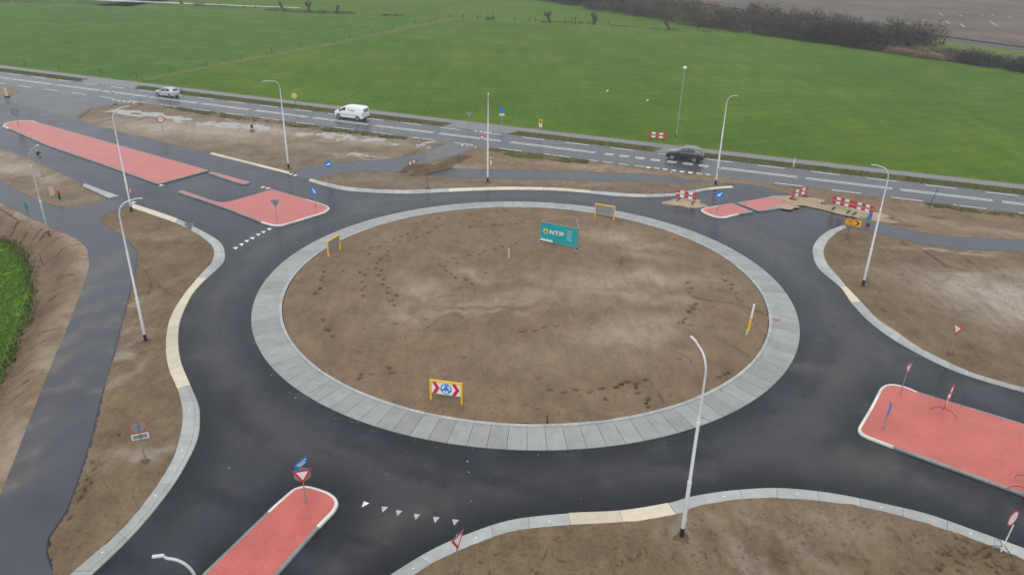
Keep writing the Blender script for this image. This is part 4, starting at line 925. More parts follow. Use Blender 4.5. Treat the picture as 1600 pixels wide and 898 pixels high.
# ------------------------------------------------------------------ crumbs and clods
def lumps(name, pts, s0, s1, cols, label, cat, flat=.6):
    P = np.asarray(pts, float); N = len(P); base = np.array([(1, 0, 0), (-.5, .87, 0), (-.5, -.87, 0), (.1, .05, 1.0), (-.9, 0, .5), (.5, -.8, .45)])
    F = np.array([(0, 1, 3), (1, 4, 3), (4, 2, 3), (2, 5, 3), (5, 0, 3), (1, 2, 4), (2, 0, 5)]); nv = len(base); a = np.random.rand(N) * 6.283; sc = s0 + (s1 - s0) * np.random.rand(N) ** 2.5
    b = base[None] * (1 + np.random.normal(0, .18, (N, nv, 3))) * sc[:, None, None]; b[..., 2] *= flat
    x = b[..., 0] * np.cos(a)[:, None] - b[..., 1] * np.sin(a)[:, None]; y = b[..., 0] * np.sin(a)[:, None] + b[..., 1] * np.cos(a)[:, None]
    V = np.stack([x + P[:, :1], y + P[:, 1:2], b[..., 2] + P[:, 2:3] - sc[:, None] * .08], -1).reshape(-1, 3); f = (F[None] + (np.arange(N) * nv)[:, None, None]).reshape(-1, 3)
    me = bpy.data.meshes.new(name); me.from_pydata(V.tolist(), [], f.tolist()); cols = np.asarray(cols); c = cols[np.random.randint(0, len(cols), N)] * np.random.uniform(.75, 1.25, (N, 1)); c = np.repeat(np.c_[c, np.ones(N)], nv, 0)
    at = me.attributes.new('tint', 'FLOAT_COLOR', 'POINT'); at.data.foreach_set('color', c.ravel().astype(np.float32)); me.materials.append(M['twigmix']); me.update(); o = link(name, me); tag(o, label, cat, kind='stuff'); return o
SOILC = [(.17, .12, .075), (.145, .10, .062), (.21, .15, .095), (.13, .09, .055)]
a = np.random.rand(5200) * 6.283; rr_ = 18.0 * np.sqrt(np.random.rand(5200)); x, y = rr_ * np.cos(a), rr_ * np.sin(a); k = (fbm(x, y, .5, 3) + .2 * np.random.rand(5200) > .52) & (pal_i(x, y) < .3); x, y = x[k], y[k]
Dsv = D; D = Dents(); lumps('soil_clods', np.c_[x, y, zi(x, y)], .015, .07, SOILC, 'loose brown clods strewn over the centre of the circle', 'clods')
q = []
for poly, n, z in ((polyA, 1600, .12), (polyE, 2600, .11), (polyD, 1500, .12)):
    pa = np.array(poly); b0, b1 = pa.min(0), pa.max(0); b0 = np.maximum(b0, (-40, -34)); b1 = np.minimum(b1, (45, 40)); xy = np.random.uniform(b0, b1, (n * 4, 2)); k = inside(xy[:, 0], xy[:, 1], pa) & (pdist(xy[:, 0], xy[:, 1], np.vstack([pa, pa[:1]])) > .25) & (fbm(xy[:, 0], xy[:, 1], .5, 3) > .42); q.append(np.c_[xy[k][:n], z + rough(xy[k][:n, 0], xy[k][:n, 1], .11) * 1.0])
lumps('soil_clods', np.vstack(q), .015, .07, [tuple(np.array(c) * (.95, .95, .85)) for c in SOILC], 'loose brown clods strewn over the kerbed verges', 'clods')
q = []
for n, ra, rb_ in ((150, RO + .05, RO + .6), (110, RO + 1, RO + 8)):
    a = np.random.rand(n) * 6.283; rr_ = np.random.uniform(ra, rb_, n); q.append(np.c_[rr_ * np.cos(a), rr_ * np.sin(a), np.full(n, .006)])
q = np.vstack(q); keep = np.ones(len(q), bool)
for poly in (polyA, polyE, polyD, polyC, *isls): keep &= ~inside(q[:, 0], q[:, 1], np.array(poly))
for kk in kerbs.values(): keep &= pdist(q[:, 0], q[:, 1], kk['O']) > .9
lumps('stone_crumbs', q[keep], .012, .055, [(.30, .25, .19), (.42, .37, .30), (.2, .16, .11)], 'pale stone crumbs scattered on the dark circular lane', 'stone crumbs', .5)
def spill(px, py, rx, ry, rot, z, mat='ysand'):
    c = G(px, py, z); qa = R_(rot); pl = []
    for t in np.linspace(0, 2 * math.pi, 31)[:-1]:
        e = 1 + .2 * math.sin(3 * t + px) + .12 * math.sin(5 * t + py); u, v = rx * e * math.cos(t), ry * e * math.sin(t); pl.append((c.x + u * math.cos(qa) - v * math.sin(qa), c.y + u * math.sin(qa) + v * math.cos(qa)))
    ln_ = np.array(pl + pl[:1]); sl_ = lambda x, y: .07 + (RO - .1 - np.hypot(x, y)) * .062
    o = patch('spilled_soil', pl, .08, lambda x, y: sl_(x, y) - .012 + .030 * smooth(0, .22, pdist(x, y, ln_)) + .010 * (fbm(x, y, 6, 3) - .5), M[mat], {'pale': lambda x, y: .2 + 0 * x, 'damp_shade': lambda x, y: .1 + 0 * x}, kind='stuff')
for a_ in ((1213, 480, .5, .22, -10), (1212, 500, .55, .35, -10), (1190, 561, .32, .2, 30), (1128, 611, .3, .18, 20), (1052, 641, .3, .1, 10), (1098, 652, .35, .2, 20)): spill(*a_, .12, 'sand')

# ------------------------------------------------------------------ street furniture
def camaz(p): return math.atan2(CAM.x - p[0], CAM.y - p[1])          # heading towards the viewpoint's side
def face(p, deg=0):
    """z rotation so that a panel whose front is local -y looks towards the south side of the site, turned by deg"""
    return -camaz(p) + math.pi + R_(deg)
def disc(r, n=24, cx=0, cz=0): return [(cx + r * math.cos(t), cz + r * math.sin(t)) for t in np.linspace(0, 2 * math.pi, n + 1)[:-1]]
def tri(s, cz, inv=True):
    h = s * .866; return [(-s / 2, cz + h / 3), (0, cz - 2 * h / 3), (s / 2, cz + h / 3)] if inv else [(-s / 2, cz - h / 3), (s / 2, cz - h / 3), (0, cz + 2 * h / 3)]
def rect(x0, x1, z0, z1): return [(x0, z0), (x1, z0), (x1, z1), (x0, z1)]
ZB = .10
def root_at(name, px, py, z, label, cat, group=None, deg=0, rz=None):
    p = G(px, py, z); o = empty(name, p, face(p, deg) if rz is None else rz); tag(o, label, cat, group)
    if z == ZB: soil_collar(o)
    return o
def soil_collar(o, r_=.34):
    mb = MB(); k = 11; a0 = random.random() * 6
    ring = [(r_ * (1 + .3 * math.sin(3 * t + a0)) * math.cos(t), .04 + r_ * (1 + .25 * math.sin(2 * t + a0)) * math.sin(t)) for t in np.linspace(0, 2 * math.pi, k + 1)[:-1]]
    mb.add([(x, y, -.06) for x, y in ring] + [(x * .5, .02 + y * .5, .045) for x, y in ring] + [(0, .04, .06)], [(i, (i + 1) % k, (i + 1) % k + k, i + k) for i in range(k)] + [(i + k, (i + 1) % k + k, 2 * k) for i in range(k)]); return mb.build('soil_collar', M['heap'], o, True)
def post(o, h, r=.030, mat='galv', foot=True):
    MB().tube([(0, .045, -.1), (0, .045, h)], r, 8).build('post', M[mat], o, True)
    if foot: MB().tube([(0, .045, -.08), (0, .045, .42)], r * 1.5, 8).build('ground_sleeve', M['galv'], o, True)
def yield_panel(o, zc, s=.9):
    p = MB().plate(tri(s, zc), 0, .012).build('panel', M['alu'], o)
    MB().plate(tri(s * .985, zc), -.004, -.0005).build('red_border', M['redp'], p)
    MB().plate(tri(s * .62, zc), -.008, -.0045).build('white_field', M['white'], p); return p
def round_panel(o, zc, r=.30, mat='bluep'):
    p = MB().plate(disc(r, 28, 0, zc), 0, .012).build('panel', M['alu'], o)
    MB().plate(disc(r * .985, 28, 0, zc), -.004, -.0005).build('sign_face', M[mat], p); return p
def arrow(p, zc, s, ang):
    c, q = math.cos(ang), math.sin(ang)
    pts = [(-.5, -.11), (.05, -.11), (.05, -.34), (.52, 0), (.05, .34), (.05, .11), (-.5, .11)]
    MB().plate([(s * (x * c - y * q), zc + s * (x * q + y * c)) for x, y in pts], -.008, -.0045).build('white_arrow', M['white'], p)

def yield_sign(px, py, z, label, deg=0, h=2.2, s=.9, name='yield_sign', mat='galv'):
    o = root_at(name, px, py, z, label, 'road sign', None, deg); post(o, h + .02, .03, mat); yield_panel(o, h - s * .29, s); return o
I13 = .124
# yield signs
o = yield_sign(478, 787, I13, 'yield sign with grey disc behind and blue street name plate, on red island nose', -2, 2.05)
p = MB().plate(disc(.40, 28, 0, 1.72), .085, .097).build('round_back', M['alu'], o); MB().plate(disc(.395, 28, 0, 1.72), .0975, .101).build('blue_face', M['bluep'], p)
sg = MB(); q = R_(38)
pl = MB().plate(rect(-.45, .45, 2.22, 2.58), -.02, 0).build('street_name_plate', M['bluep'], o); pl.rotation_euler = (0, 0, R_(48)); pl.location = (0, .045, 0)
MB().plate(rect(-.30, .34, 2.43, 2.50), -.026, -.0205).build('lettering_line', M['white'], pl); MB().plate(rect(-.16, .26, 2.30, 2.37), -.026, -.0205).build('lettering_line', M['white'], pl)
yield_sign(716, 896, ZB, 'yield sign turned half sideways on thin post in the earth beside a grey kerb', 52, 2.2, .9)
yield_sign(1484, 552, ZB, 'yield sign half turned, alone on the brown verge facing a red island', -42, 2.15)
yield_sign(1408, 617, I13, 'yield sign seen edge-on at the white nose of the wide red island', 72, 2.2)
yield_sign(301, 382, ZB, 'grey back of a yield sign on the earth tongue between cycle path and circle', 180, 2.0)
yield_sign(433, 344, I13, 'grey back of a yield sign on the red island corner facing the circle', 165, 2.0)
yield_sign(733, 198, .02, 'grey back of a yield sign on the far verge by the meadow', 180, 2.0)
yield_sign(753, 240, .08, 'small red and white yield sign beside the old paved side path', 25, 2.2, .8)
yield_sign(180, 162, .10, 'small yield sign on red post where the old grey road meets the main road', 30, 2.0, .75)
yield_sign(1046, 294, ZB, 'thin yield sign edge-on on the far verge by white road teeth', 70, 2.0, .8)
# round blue signs
o = root_at('direction_sign', 1121, 330, I13, 'round blue sign with white arrow on the small red island by barriers', 'road sign'); post(o, 2.0); p = round_panel(o, 1.72, .42); arrow(p, 1.72, .55, R_(225))
MB().tube([(0, .045, 2.0), (0, .045, 3.1)], .014, 6).build('thin_rod', M['galv'], o)
o = root_at('direction_sign', 493, 325, I13, 'round blue arrow sign at the tip of the red island, half turned', 'road sign', None, -48); post(o, 2.0); p = round_panel(o, 1.72, .42); arrow(p, 1.72, .55, R_(-45))
o = root_at('cycle_sign', 515, 279.5, ZB, 'round blue cycle path sign with grey plate above, beside the link path', 'road sign', None, -20); post(o, 2.35); p = round_panel(o, 1.62, .40); arrow(p, 1.62, .5, R_(20)); MB().plate(rect(-.3, .3, 2.02, 2.42), 0, .012).build('grey_plate', M['alu'], o)
o = root_at('cycle_sign', 784, 195.5, 0, 'round blue sign over a white plate on the meadow edge', 'road sign'); post(o, 2.25); round_panel(o, 1.98, .36); p = MB().plate(rect(-.36, .36, 1.28, 1.58), 0, .012).build('plate', M['alu'], o); MB().plate(rect(-.35, .35, 1.29, 1.57), -.004, -.0005).build('white_face', M['white'], p); MB().plate(rect(-.2, .2, 1.40, 1.45), -.008, -.0045).build('lettering_line', M['alu'], p)
o = root_at('cycle_sign', 1352, 370, ZB, 'oval looking blue round sign turned away on the verge corner by the path', 'road sign', None, 58); post(o, 2.3, .025); round_panel(o, 2.0, .36)
MB().plate(rect(-.3, .3, .95, 1.3), .0, .012).build('lower_plate', M['maroon'], o)
o = root_at('island_sign', 1381, 672, I13, 'blue round sign seen edge-on near the kerb of the wide red island', 'road sign', None, 80); post(o, 2.0); round_panel(o, 1.35, .42)
# round signs seen from behind or with red rims
o = root_at('round_sign', 228, 720, ZB, 'back of a red rimmed round sign over a white edged plate on the earth', 'road sign', None, 172); post(o, 2.55)
p = MB().plate(disc(.40, 32, 0, 2.18), 0, .012).build('panel', M['redp'], o); MB().plate(disc(.355, 32, 0, 2.18), .0125, .016).build('grey_back', M['alu'], p)
p = MB().plate(rect(-.40, .40, 1.40, 1.74), 0, .012).build('lower_plate', M['white'], o); MB().plate(rect(-.34, .34, 1.45, 1.69), .0125, .016).build('grey_back', M['alu'], p)
MB().box((0, .09, 1.75), (.07, .05, .05)).build('clamp', M['galv'], o)
o = root_at('round_sign', 29, 196, I13, 'thin rimmed grey back of a round sign on the far red island', 'road sign', None, 180); post(o, 2.1); p = MB().plate(disc(.42, 28, 0, 1.75), 0, .012).build('panel', M['black'], o); MB().plate(disc(.37, 28, 0, 1.75), .0125, .016).build('grey_back', M['alu'], p)
o = root_at('round_sign', 255, 209, .10, 'red rimmed white round sign with black figures standing in the wet sand', 'road sign', None, 8); post(o, 2.2); p = round_panel(o, 1.85, .42, 'redp'); MB().plate(disc(.31, 28, 0, 1.85), -.008, -.0045).build('white_field', M['white'], p)
for x in (-.13, .07): MB().plate(rect(x, x + .09, 1.80, 1.94), -.012, -.0085).build('black_figure', M['black'], p)
o = root_at('round_sign', 1563, 862, ZB, 'temporary red rimmed round sign edge-on, tied to a white tilted pole at the kerb', 'road sign', None, 70)
MB().tube([(0, 0, -.1), (.0, -.10, 1.7)], .028, 8).build('post', M['white'], o, True)
p = MB().plate(disc(.42, 28, 0, 2.0), 0, .012).build('panel', M['redp'], o); MB().plate(disc(.36, 28, 0, 2.0), .0125, .016).build('grey_back', M['alu'], p); MB().plate(disc(.33, 28, 0, 2.0), -.006, -.0005).build('white_field', M['white'], p)
MB().tube([(0, 0, .35), (.35, .3, .3), (.75, .55, -.02)], .018, 6).tube([(0, 0, .35), (-.35, .3, .3), (-.75, .55, -.02)], .018, 6).tube([(0, 0, .5), (.1, -.5, .05)], .018, 6).build('stand', M['black'], o)
# triangles, diamonds and plates by the main road
o = root_at('priority_sign', 461.5, 166.5, .02, 'yellow diamond priority sign on dark post at the main road verge', 'road sign', None, -20); post(o, 1.75, .05, 'wood', False)
dia = lambda s, z: [(0, z - s), (s, z), (0, z + s), (-s, z)]
p = MB().plate(dia(.46, 1.55), -.05, -.035).build('panel', M['white'], o); MB().plate(dia(.36, 1.55), -.055, -.0505).build('yellow_field', M['orangep'], p)
o = root_at('route_sign', 844, 210, .02, 'narrow yellow and white route sign on the far verge', 'road sign', None, -45); post(o, 1.9); p = MB().plate(rect(-.3, .3, .95, 2.0), 0, .012).build('panel', M['white'], o); MB().plate(rect(-.29, .29, 1.38, 1.99), -.004, -.0005).build('yellow_field', M['orangep'], p); MB().plate(rect(-.1, .1, 1.55, 1.8), -.008, -.0045).build('symbol', M['black'], p)
o = root_at('warning_sign', 394, 203, .10, 'grey back of an upright triangular sign on the grassy soil edge', 'road sign', None, 178); post(o, 2.1, .045, 'oldlamp'); MB().plate(tri(.8, 1.95, False), 0, .012).build('panel', M['alu'], o)
MB().plate(rect(-.16, .16, .25, .7), .09, .10).build('lower_plate', M['black'], o)
o = root_at('detour_sign', 1322, 374, ZB, 'orange arrow detour sign with bicycle symbol on thin stand by the kerb end', 'road sign', None, -4)
MB().tube([(0, .03, -.05), (.12, .03, 2.0)], .02, 8).build('post', M['black'], o); MB().tube([(.05, .03, 1.05), (-.5, .03, .95), (-.5, .03, 1.3)], .015, 6).tube([(.05, .03, 1.0), (.3, -.3, 0)], .014, 6).build('stand', M['black'], o)
p = MB().plate(rect(-.45, .95, 1.35, 1.98), 0, .012).build('panel', M['orangep'], o)
for pts in ([(-.40, 1.40), (.50, 1.40), (.50, 1.45), (-.36, 1.45)], [(-.40, 1.88), (.50, 1.88), (.50, 1.93), (-.40, 1.93)], [(-.42, 1.42), (-.37, 1.42), (-.37, 1.91), (-.42, 1.91)], [(.44, 1.40), (.56, 1.40), (.86, 1.665), (.56, 1.93), (.44, 1.93), (.66, 1.665)]):
    MB().plate(pts, -.005, -.0005).build('black_outline', M['black'], p)
cy = MB()
for cx in (-.08, .2):
    ring = disc(.11, 12, cx, 1.63)
    for a, b in zip(ring, ring[1:] + ring[:1]): cy.tube([(a[0], -.008, a[1]), (b[0], -.008, b[1])], .008, 4)
for a, b in (((-.08, 1.63), (.02, 1.78)), ((.02, 1.78), (.16, 1.78)), ((.16, 1.78), (.06, 1.63)), ((.06, 1.63), (-.08, 1.63)), ((.06, 1.63), (.02, 1.80)), ((.2, 1.63), (.15, 1.83))): cy.tube([(a[0], -.008, a[1]), (b[0], -.008, b[1])], .009, 4)
cy.build('bicycle_symbol', M['black'], p)
# left corner signs
o = root_at('cycle_sign', 50, 357, .0, 'narrow teal looking back of a sign on the soil bank top', 'road sign', None, 112); post(o, 2.2); MB().plate(disc(.38, 24, 0, 2.05), 0, .012).build('panel', M['tealpaint'], o); MB().plate(rect(-.3, .3, 1.25, 1.62), 0, .012).build('lower_plate', M['alu'], o)
o = root_at('signpost', 68, 276, ZB, 'tall dark post with edge-on triangle and small yellow arms on sandy strip', 'signpost', None, 55); post(o, 3.0, .05, 'oldlamp'); MB().plate(tri(.7, 2.5), -.01, .002).build('red_triangle', M['maroon'], o)
MB().plate(rect(.05, .65, 2.35, 2.5), .08, .09).build('yellow_arm', M['strip'], o); MB().plate(rect(.05, .6, 1.85, 2.0), .08, .09).build('yellow_arm', M['strip'], o)
o = root_at('marker_board', 82.5, 306, ZB, 'blank cream marker board standing in sandy strip by the cycle path', 'marker board', None, 20); MB().plate(rect(-.22, .22, .0, .95), 0, .03).build('board', M['cream'], o); MB().box((0, .08, .25), (.06, .06, .6)).build('stake', M['wood'], o)
o = root_at('marker_post', 94, 312, ZB, 'short black marker post with orange head by the cream board', 'marker post'); MB().tube([(0, 0, -.05), (0, 0, .62)], .09, 10).build('post', M['black'], o, True); MB().tube([(0, 0, .62), (-.03, 0, .95)], .10, 10).build('orange_head', M['redp'], o, True)
o = root_at('traffic_beacon', 11, 151.5, .10, 'orange and white striped beacon on a black foot at the old road edge', 'beacon', None, 20)
MB().box((0, 0, .06), (.8, .45, .12), 0, 0, .85).build('foot', M['black'], o); p = MB().plate(rect(-.16, .16, .1, 1.25), -.03, .03).build('blade', M['white'], o)
for z in (.12, .46, .80): MB().plate([(-.158, z), (.158, z + .16), (.158, z + .34), (-.158, z + .18)], -.036, -.0305).build('orange_stripe', M['orangep'], p)
MB().ball((0, 0, 1.33), .09).build('lamp', M['orangep'], o, True)
o = root_at('marker_post', 767, 257, .08, 'tiny red and white marker post on the soil by the mid lamp column', 'marker post'); MB().tube([(0, 0, -.05), (0, 0, .8)], .09, 10).build('post', M['white'], o, True); MB().tube([(0, 0, .55), (0, 0, .75)], .095, 10).build('red_band', M['redp'], o, True)
o = root_at('marker_post', 1239.5, 261, .02, 'slim white roadside marker post on the far grass verge', 'marker post'); MB().tube([(0, 0, -.05), (0, 0, 1.1)], .05, 8).build('post', M['white'], o, True); MB().tube([(0, 0, 1.1), (0, 0, 1.2)], .052, 8).build('dark_cap', M['alu'], o)
o = root_at('leaning_rod', 1451, 323.5, .08, 'thin black rod leaning on the soil beside the main road', 'rod'); MB().tube([(0, 0, -.05), (.42, .1, 2.1)], .03, 8).build('rod', M['black'], o); MB().box((-.3, .1, .03), (1.4, .12, .08)).build('base_plank', M['galv'], o)
o = root_at('roadside_stake', 1450 - 200, 257, .02, 'x', 'stake') if False else None
o = root_at('roadside_stake', 285, 146, .02, 'thin dark stake on the verge behind the silver hatchback', 'stake'); MB().tube([(0, 0, -.05), (0, 0, 1.0)], .045, 7).build('stake', M['wood'], o); MB().box((0, 0, 1.0), (.11, .11, .08)).build('stake_head', M['rust'], o)
o = root_at('roadside_stake', 220, 163.5, .10, 'thin stake on the grassy soil across from the silver hatchback', 'stake'); MB().tube([(0, 0, -.05), (0, 0, .9)], .04, 7).build('stake', M['wood'], o); MB().box((0, 0, .9), (.10, .10, .08)).build('stake_head', M['wood'], o)

# chevron boards
def chevron(pa, pb, front, label):
    a = G(*pa, .24); b = G(*pb, .24); c = (a + b) / 2; rz = math.atan2(b.y - a.y, b.x - a.x); wd = (b - a).length; o = empty('chevron_board', c, rz); tag(o, label, 'chevron board', 'chevron boards on the roundabout'); h = 1.34; x = wd / 2
    for s in (-1, 1): MB().box((s * x, 0, h / 2 - .1), (.10, .10, h + .2)).build('leg', M['yellowp'], o)
    MB().box((0, 0, h - .052), (wd - .102, .10, .10)).build('top_bar', M['yellowp'], o)
    pn = MB().plate(rect(-x + .055, x - .055, .42, h - .11), -.012, .012).build('panel', M['alu'], o)
    sg = -1 if front else 1
    def lay(poly, k, nm, mt):
        y0, y1 = sorted((sg * (.0125 + k * .004), sg * (.016 + k * .004))); return MB().plate([(px * (1 if front else -1), pz) for px, pz in poly], y0, y1).build(nm, M[mt], pn)
    zc = (.42 + h - .11) / 2; hh = (h - .11 - .42) / 2; lay(rect(-x + .06, x - .06, .425, h - .115), 0, 'white_field', 'white')
    for cx in (-x + .34, x - .34):
        lay([(cx - .26, zc + hh - .01), (cx - .02, zc + hh - .01), (cx + .22, zc), (cx - .02, zc - hh + .01), (cx - .26, zc - hh + .01), (cx - .02, zc)], 1, 'red_chevron', 'redp')
    lay(disc(.345, 32, 0, zc), 1, 'blue_disc', 'bluep')
    for k in range(3):
        t0 = R_(100 + 120 * k); pts = [(.27 * math.cos(t0 + R_(t)), zc + .27 * math.sin(t0 + R_(t))) for t in range(0, 61, 10)] + [(.33 * math.cos(t0 + R_(58)), zc + .33 * math.sin(t0 + R_(58))), (.21 * math.cos(t0 + R_(92)), zc + .21 * math.sin(t0 + R_(92))), (.12 * math.cos(t0 + R_(58)), zc + .12 * math.sin(t0 + R_(58)))] + [(.17 * math.cos(t0 + R_(t)), zc + .17 * math.sin(t0 + R_(t))) for t in range(60, -1, -10)]
        lay(pts, 2, 'white_arrow', 'white')
    return o
chevron((673.5, 622.5), (721.5, 629), True, 'white board with red chevrons and blue disc facing out, in yellow frame')
chevron((513.5, 400.5), (531.5, 389), False, 'grey back of a yellow framed board by the apron, legs on the island edge')
chevron((929.5, 338.5), (959, 343.5), False, 'grey back of a yellow framed board behind the teal banner fence')

# --- lamp columns
def lamp(px, py, tip, label, h=9.9, z=ZB, mat='lamp', bend=1.0, arm=True, base_xy=None, grp='grey bent lamp columns around the roundabout'):
    b = G(px, py, z) if base_xy is None else Vector((*base_xy, z)); t = G(*tip, h + .05); d = Vector((t.x - b.x, t.y - b.y, 0)); ln = min(2.4, max(1.0, d.length))
    o = empty('lamp_column', b, math.atan2(d.y, d.x)); tag(o, label, 'street lamp', grp)
    H = h - z; soil_collar(o, .45)
    MB().tube([(0, 0, -.15), (0, 0, .55)], .105, 14).build('black_base', M['black'] if mat == 'lamp' else M['rust'], o, True)
    MB().tube([(0, 0, .45), (0, 0, 3.2), (0, 0, 3.22), (0, 0, 6.4), (0, 0, 6.42), (0, 0, H - bend)], [.098, .092, .076, .070, .056, .050], 14).build('column', M[mat], o, True)
    pts = [(0, 0, H - bend - .02)] + [(bend * .75 * (1 - math.cos(q)), 0, H - bend + (bend * .92) * math.sin(q)) for q in np.linspace(.15, math.pi / 2 * .9, 7)] + [(ln * .72, 0, H + .02)]
    MB().tube(pts, [.048] + [.044] * 7 + [.036], 12).build('bent_arm', M[mat], o, True)
    for zz in (3.2, 6.4): MB().tube([(0, 0, zz - .06), (0, 0, zz + .06)], .096 if zz < 4 else .078, 14).build('collar', M['white'], o)
    hd = MB(); hd.box((ln * .84, 0, H + .03), (ln * .30, .10, .04)); hd.box((ln * .84, 0, H + .002), (ln * .24, .08, .016)).build('lamp_head', M[mat] if mat == 'lamp' else M['white'], o)
    MB().box((.0, -.095, 1.0), (.09, .03, .35)).build('service_door', M[mat], o)
    return o
lamp(206, 331, (203, 165.5), 'lamp column by the cycle path mouth with a red sign on its side')
lamp(228, 533, (223, 309), 'lamp column on the left earth verge beside the cream kerb')
lamp(451, 263, (409, 127.5), 'lamp column in wet sand near the end of a cream kerb')
lamp(762, 285, (763.5, 150), 'lamp column on the far verge, its arm pointing over the circle')
lamp(1118, 289, (1153, 150), 'lamp column by the main road near the white road teeth')
lamp(1348, 447, (1361, 257), 'lamp column on the right verge by a short cream kerb piece')
lamp(1065, 838, (1079, 524), 'lamp column in the earth right behind the long cream kerb slabs')
bp = G(306, 903, 8.95); lamp(0, 0, (248, 867), 'lamp column whose bent arm hangs over the dark lane beside the narrow red island', base_xy=(bp.x, bp.y))
lamp(77, 369, (60, 226.5), 'older weathered lamp column with black foot at the soil bank top', h=7.9, mat='oldlamp', z=.0, grp=None)
o = root_at('yield_sign', 205.7, 329.5, ZB, 'red yield sign edge-on strapped to the lamp column at the cycle path mouth', 'road sign', None, 68); MB().box((0, -.12, 2.0), (.05, .20, .05)).build('bracket', M['galv'], o); k = yield_panel(o, 2.0, .85); k.location = (0, -.22, 0)
o = root_at('yield_sign', 1117.5, 288.5, ZB, 'maroon yield sign edge-on strapped to the lamp column by the main road', 'road sign', None, 74); MB().box((0, -.12, 1.75), (.05, .20, .05)).build('bracket', M['galv'], o); k = yield_panel(o, 1.75, .8); k.location = (0, -.22, 0)
o = root_at('globe_lamp', 1056, 222, -.03, 'old thin pole with a white globe at the meadow edge', 'street lamp')
MB().tube([(0, 0, -.1), (0, 0, 3), (.10, 0, 9.3)], [.075, .065, .045], 10).build('pole', M['oldlamp'], o, True); MB().ball((.10, 0, 9.45), .24, 14, 8, 0, .85).build('globe', M['white'], o, True); MB().tube([(.1, 0, 9.2), (.1, 0, 9.34)], .10, 10).build('cap_ring', M['galv'], o); MB().box((0, -.08, .7), (.14, .12, .5)).build('service_box', M['wood'], o)

# --- barriers
def barrier(pa, pb, z, label, hgt=1.05, legs='sand', segs=5, lean=0.0):
    a = G(*pa, z); b = G(*pb, z); c = (a + b) / 2; wd = (b - a).length; o = empty('road_barrier', c, math.atan2(b.y - a.y, b.x - a.x)); tag(o, label, 'barrier', 'red and white road barriers')
    for zz in (hgt - .13, hgt - .58):
        if zz < .15: continue
        r = MB().box((0, 0, zz), (wd, .04, .24)).build('rail', M['white'], o)
        for k in range(0, segs, 2):
            w_ = wd / segs; MB().box((-wd / 2 + w_ * (k + .5), 0, zz), (w_, .048, .246)).build('red_block', M['redp'], r)
    for s in (-.36, .36):
        MB().box((wd * s, .035, hgt * .45), (.045, .02, hgt * 1.1)).build('leg', M['galv'], o)
        if legs == 'frame':
            MB().tube([(wd * s, .05, .42), (wd * s, .30, .40), (wd * s, .65, .18), (wd * s, .72, .0)], .018, 6).tube([(wd * s, -.03, .42), (wd * s, -.30, .40), (wd * s, -.65, .18), (wd * s, -.72, .0)], .018, 6).build('curved_foot', M['rust'], o)
        else:
            MB().box((wd * s, .035, .04), (.12, .8, .08)).build('foot', M['rubber'], o)
    return o
def mound(px, py, rx, ry, h, rot, mat, label, z=.0, name='sand_heap'):
    c = G(px, py, z); q = R_(rot); n = 40; pl = []
    for k in range(n):
        t = 2 * math.pi * k / n; e = 1 + .18 * math.sin(3 * t + px) + .10 * math.sin(5 * t + py); x, y = rx * e * math.cos(t), ry * e * math.sin(t); pl.append((c.x + x * math.cos(q) - y * math.sin(q), c.y + x * math.sin(q) + y * math.cos(q)))
    ln = np.array(pl + pl[:1]); w_ = min(rx, ry)
    o = patch(name, pl, .14, lambda x, y: z + .0 + h * smooth(0, w_ * .9, pdist(x, y, ln)) * (.75 + .5 * fbm(x, y, 1.3, 3)) + .05 * (fbm(x, y, 5, 3) - .5) * smooth(0, .2, pdist(x, y, ln)), M[mat], {'pale': lambda x, y: .25 * fbm(x, y, 1, 3), 'damp_shade': lambda x, y: .1 * fbm(x, y, .8, 3)}, kind=None)
    tag(o, label, 'sand heap'); return o
mound(1072, 317, 2.1, 1.5, .30, -8, 'ysand', 'round pale sand heap under the barrier on the dark lane', .0)
mound(1250, 313, 2.6, 1.5, .28, -12, 'ysand', 'pale sand heap spilling at the end of the small red island', .06)
mound(1330, 331, 4.4, 1.5, .22, -30, 'ysand', 'long pale sand heap under the double barrier by the path', .06)
mound(1225, 322, 1.4, .8, .10, -12, 'ysand', 'low smear of sand over the red island end', .11)
ha, hb = G(640, 279), G(742, 243); hp = mound(691, 260, (hb - ha).length / 2 * .92, .95, .6, math.degrees(math.atan2(hb.y - ha.y, hb.x - ha.x)), 'heap', 'long ridge of dark dug soil between the two path ends', .05, 'soil_heap'); hp['category'] = 'soil heap'
mound(650, 262, 2.2, .9, .35, 40, 'heap', 'small shaggy soil pile under the tilted barrier plank', .04, 'soil_heap')['category'] = 'soil heap'
barrier((1055.5, 311.5), (1087.5, 318), .22, 'barrier with two striped rails on the round sand heap in the lane')
barrier((1236, 312.5), (1261, 305.5), .25, 'barrier with two striped rails rising rightward on the sand by the red island', .95)
barrier((1298, 325), (1330, 332.5), .22, 'barrier with two striped rails near the orange arrow sign, left of a touching pair', 1.25)
barrier((1330.5, 333), (1362, 341.5), .22, 'barrier with two striped rails near the blue oval sign, right of a touching pair', 1.25)
barrier((1012, 217.5), (1041, 220.5), -.03, 'barrier with two striped rails alone in the meadow edge beside the globe lamp', 1.0)
barrier((1471, 651), (1483.5, 626), I13, 'edge-on folding barrier with curved feet in the middle of the wide red island', 1.15, 'frame')
barrier((1597, 777), (1612, 752), I13, 'edge-on folding barrier with curved feet at the far end of the wide red island', 1.1, 'frame')
a = G(636.5, 259, .5); b = G(651, 250, .8)
o = empty('barrier_plank', (a + b) / 2, math.atan2(b.y - a.y, b.x - a.x)); tag(o, 'single tilted striped plank over the small soil pile', 'barrier'); ln = (b - a).length
r = MB().box((0, 0, .0), (ln, .05, .26)).build('rail', M['white'], o); r.rotation_euler = (0, -.12, 0)
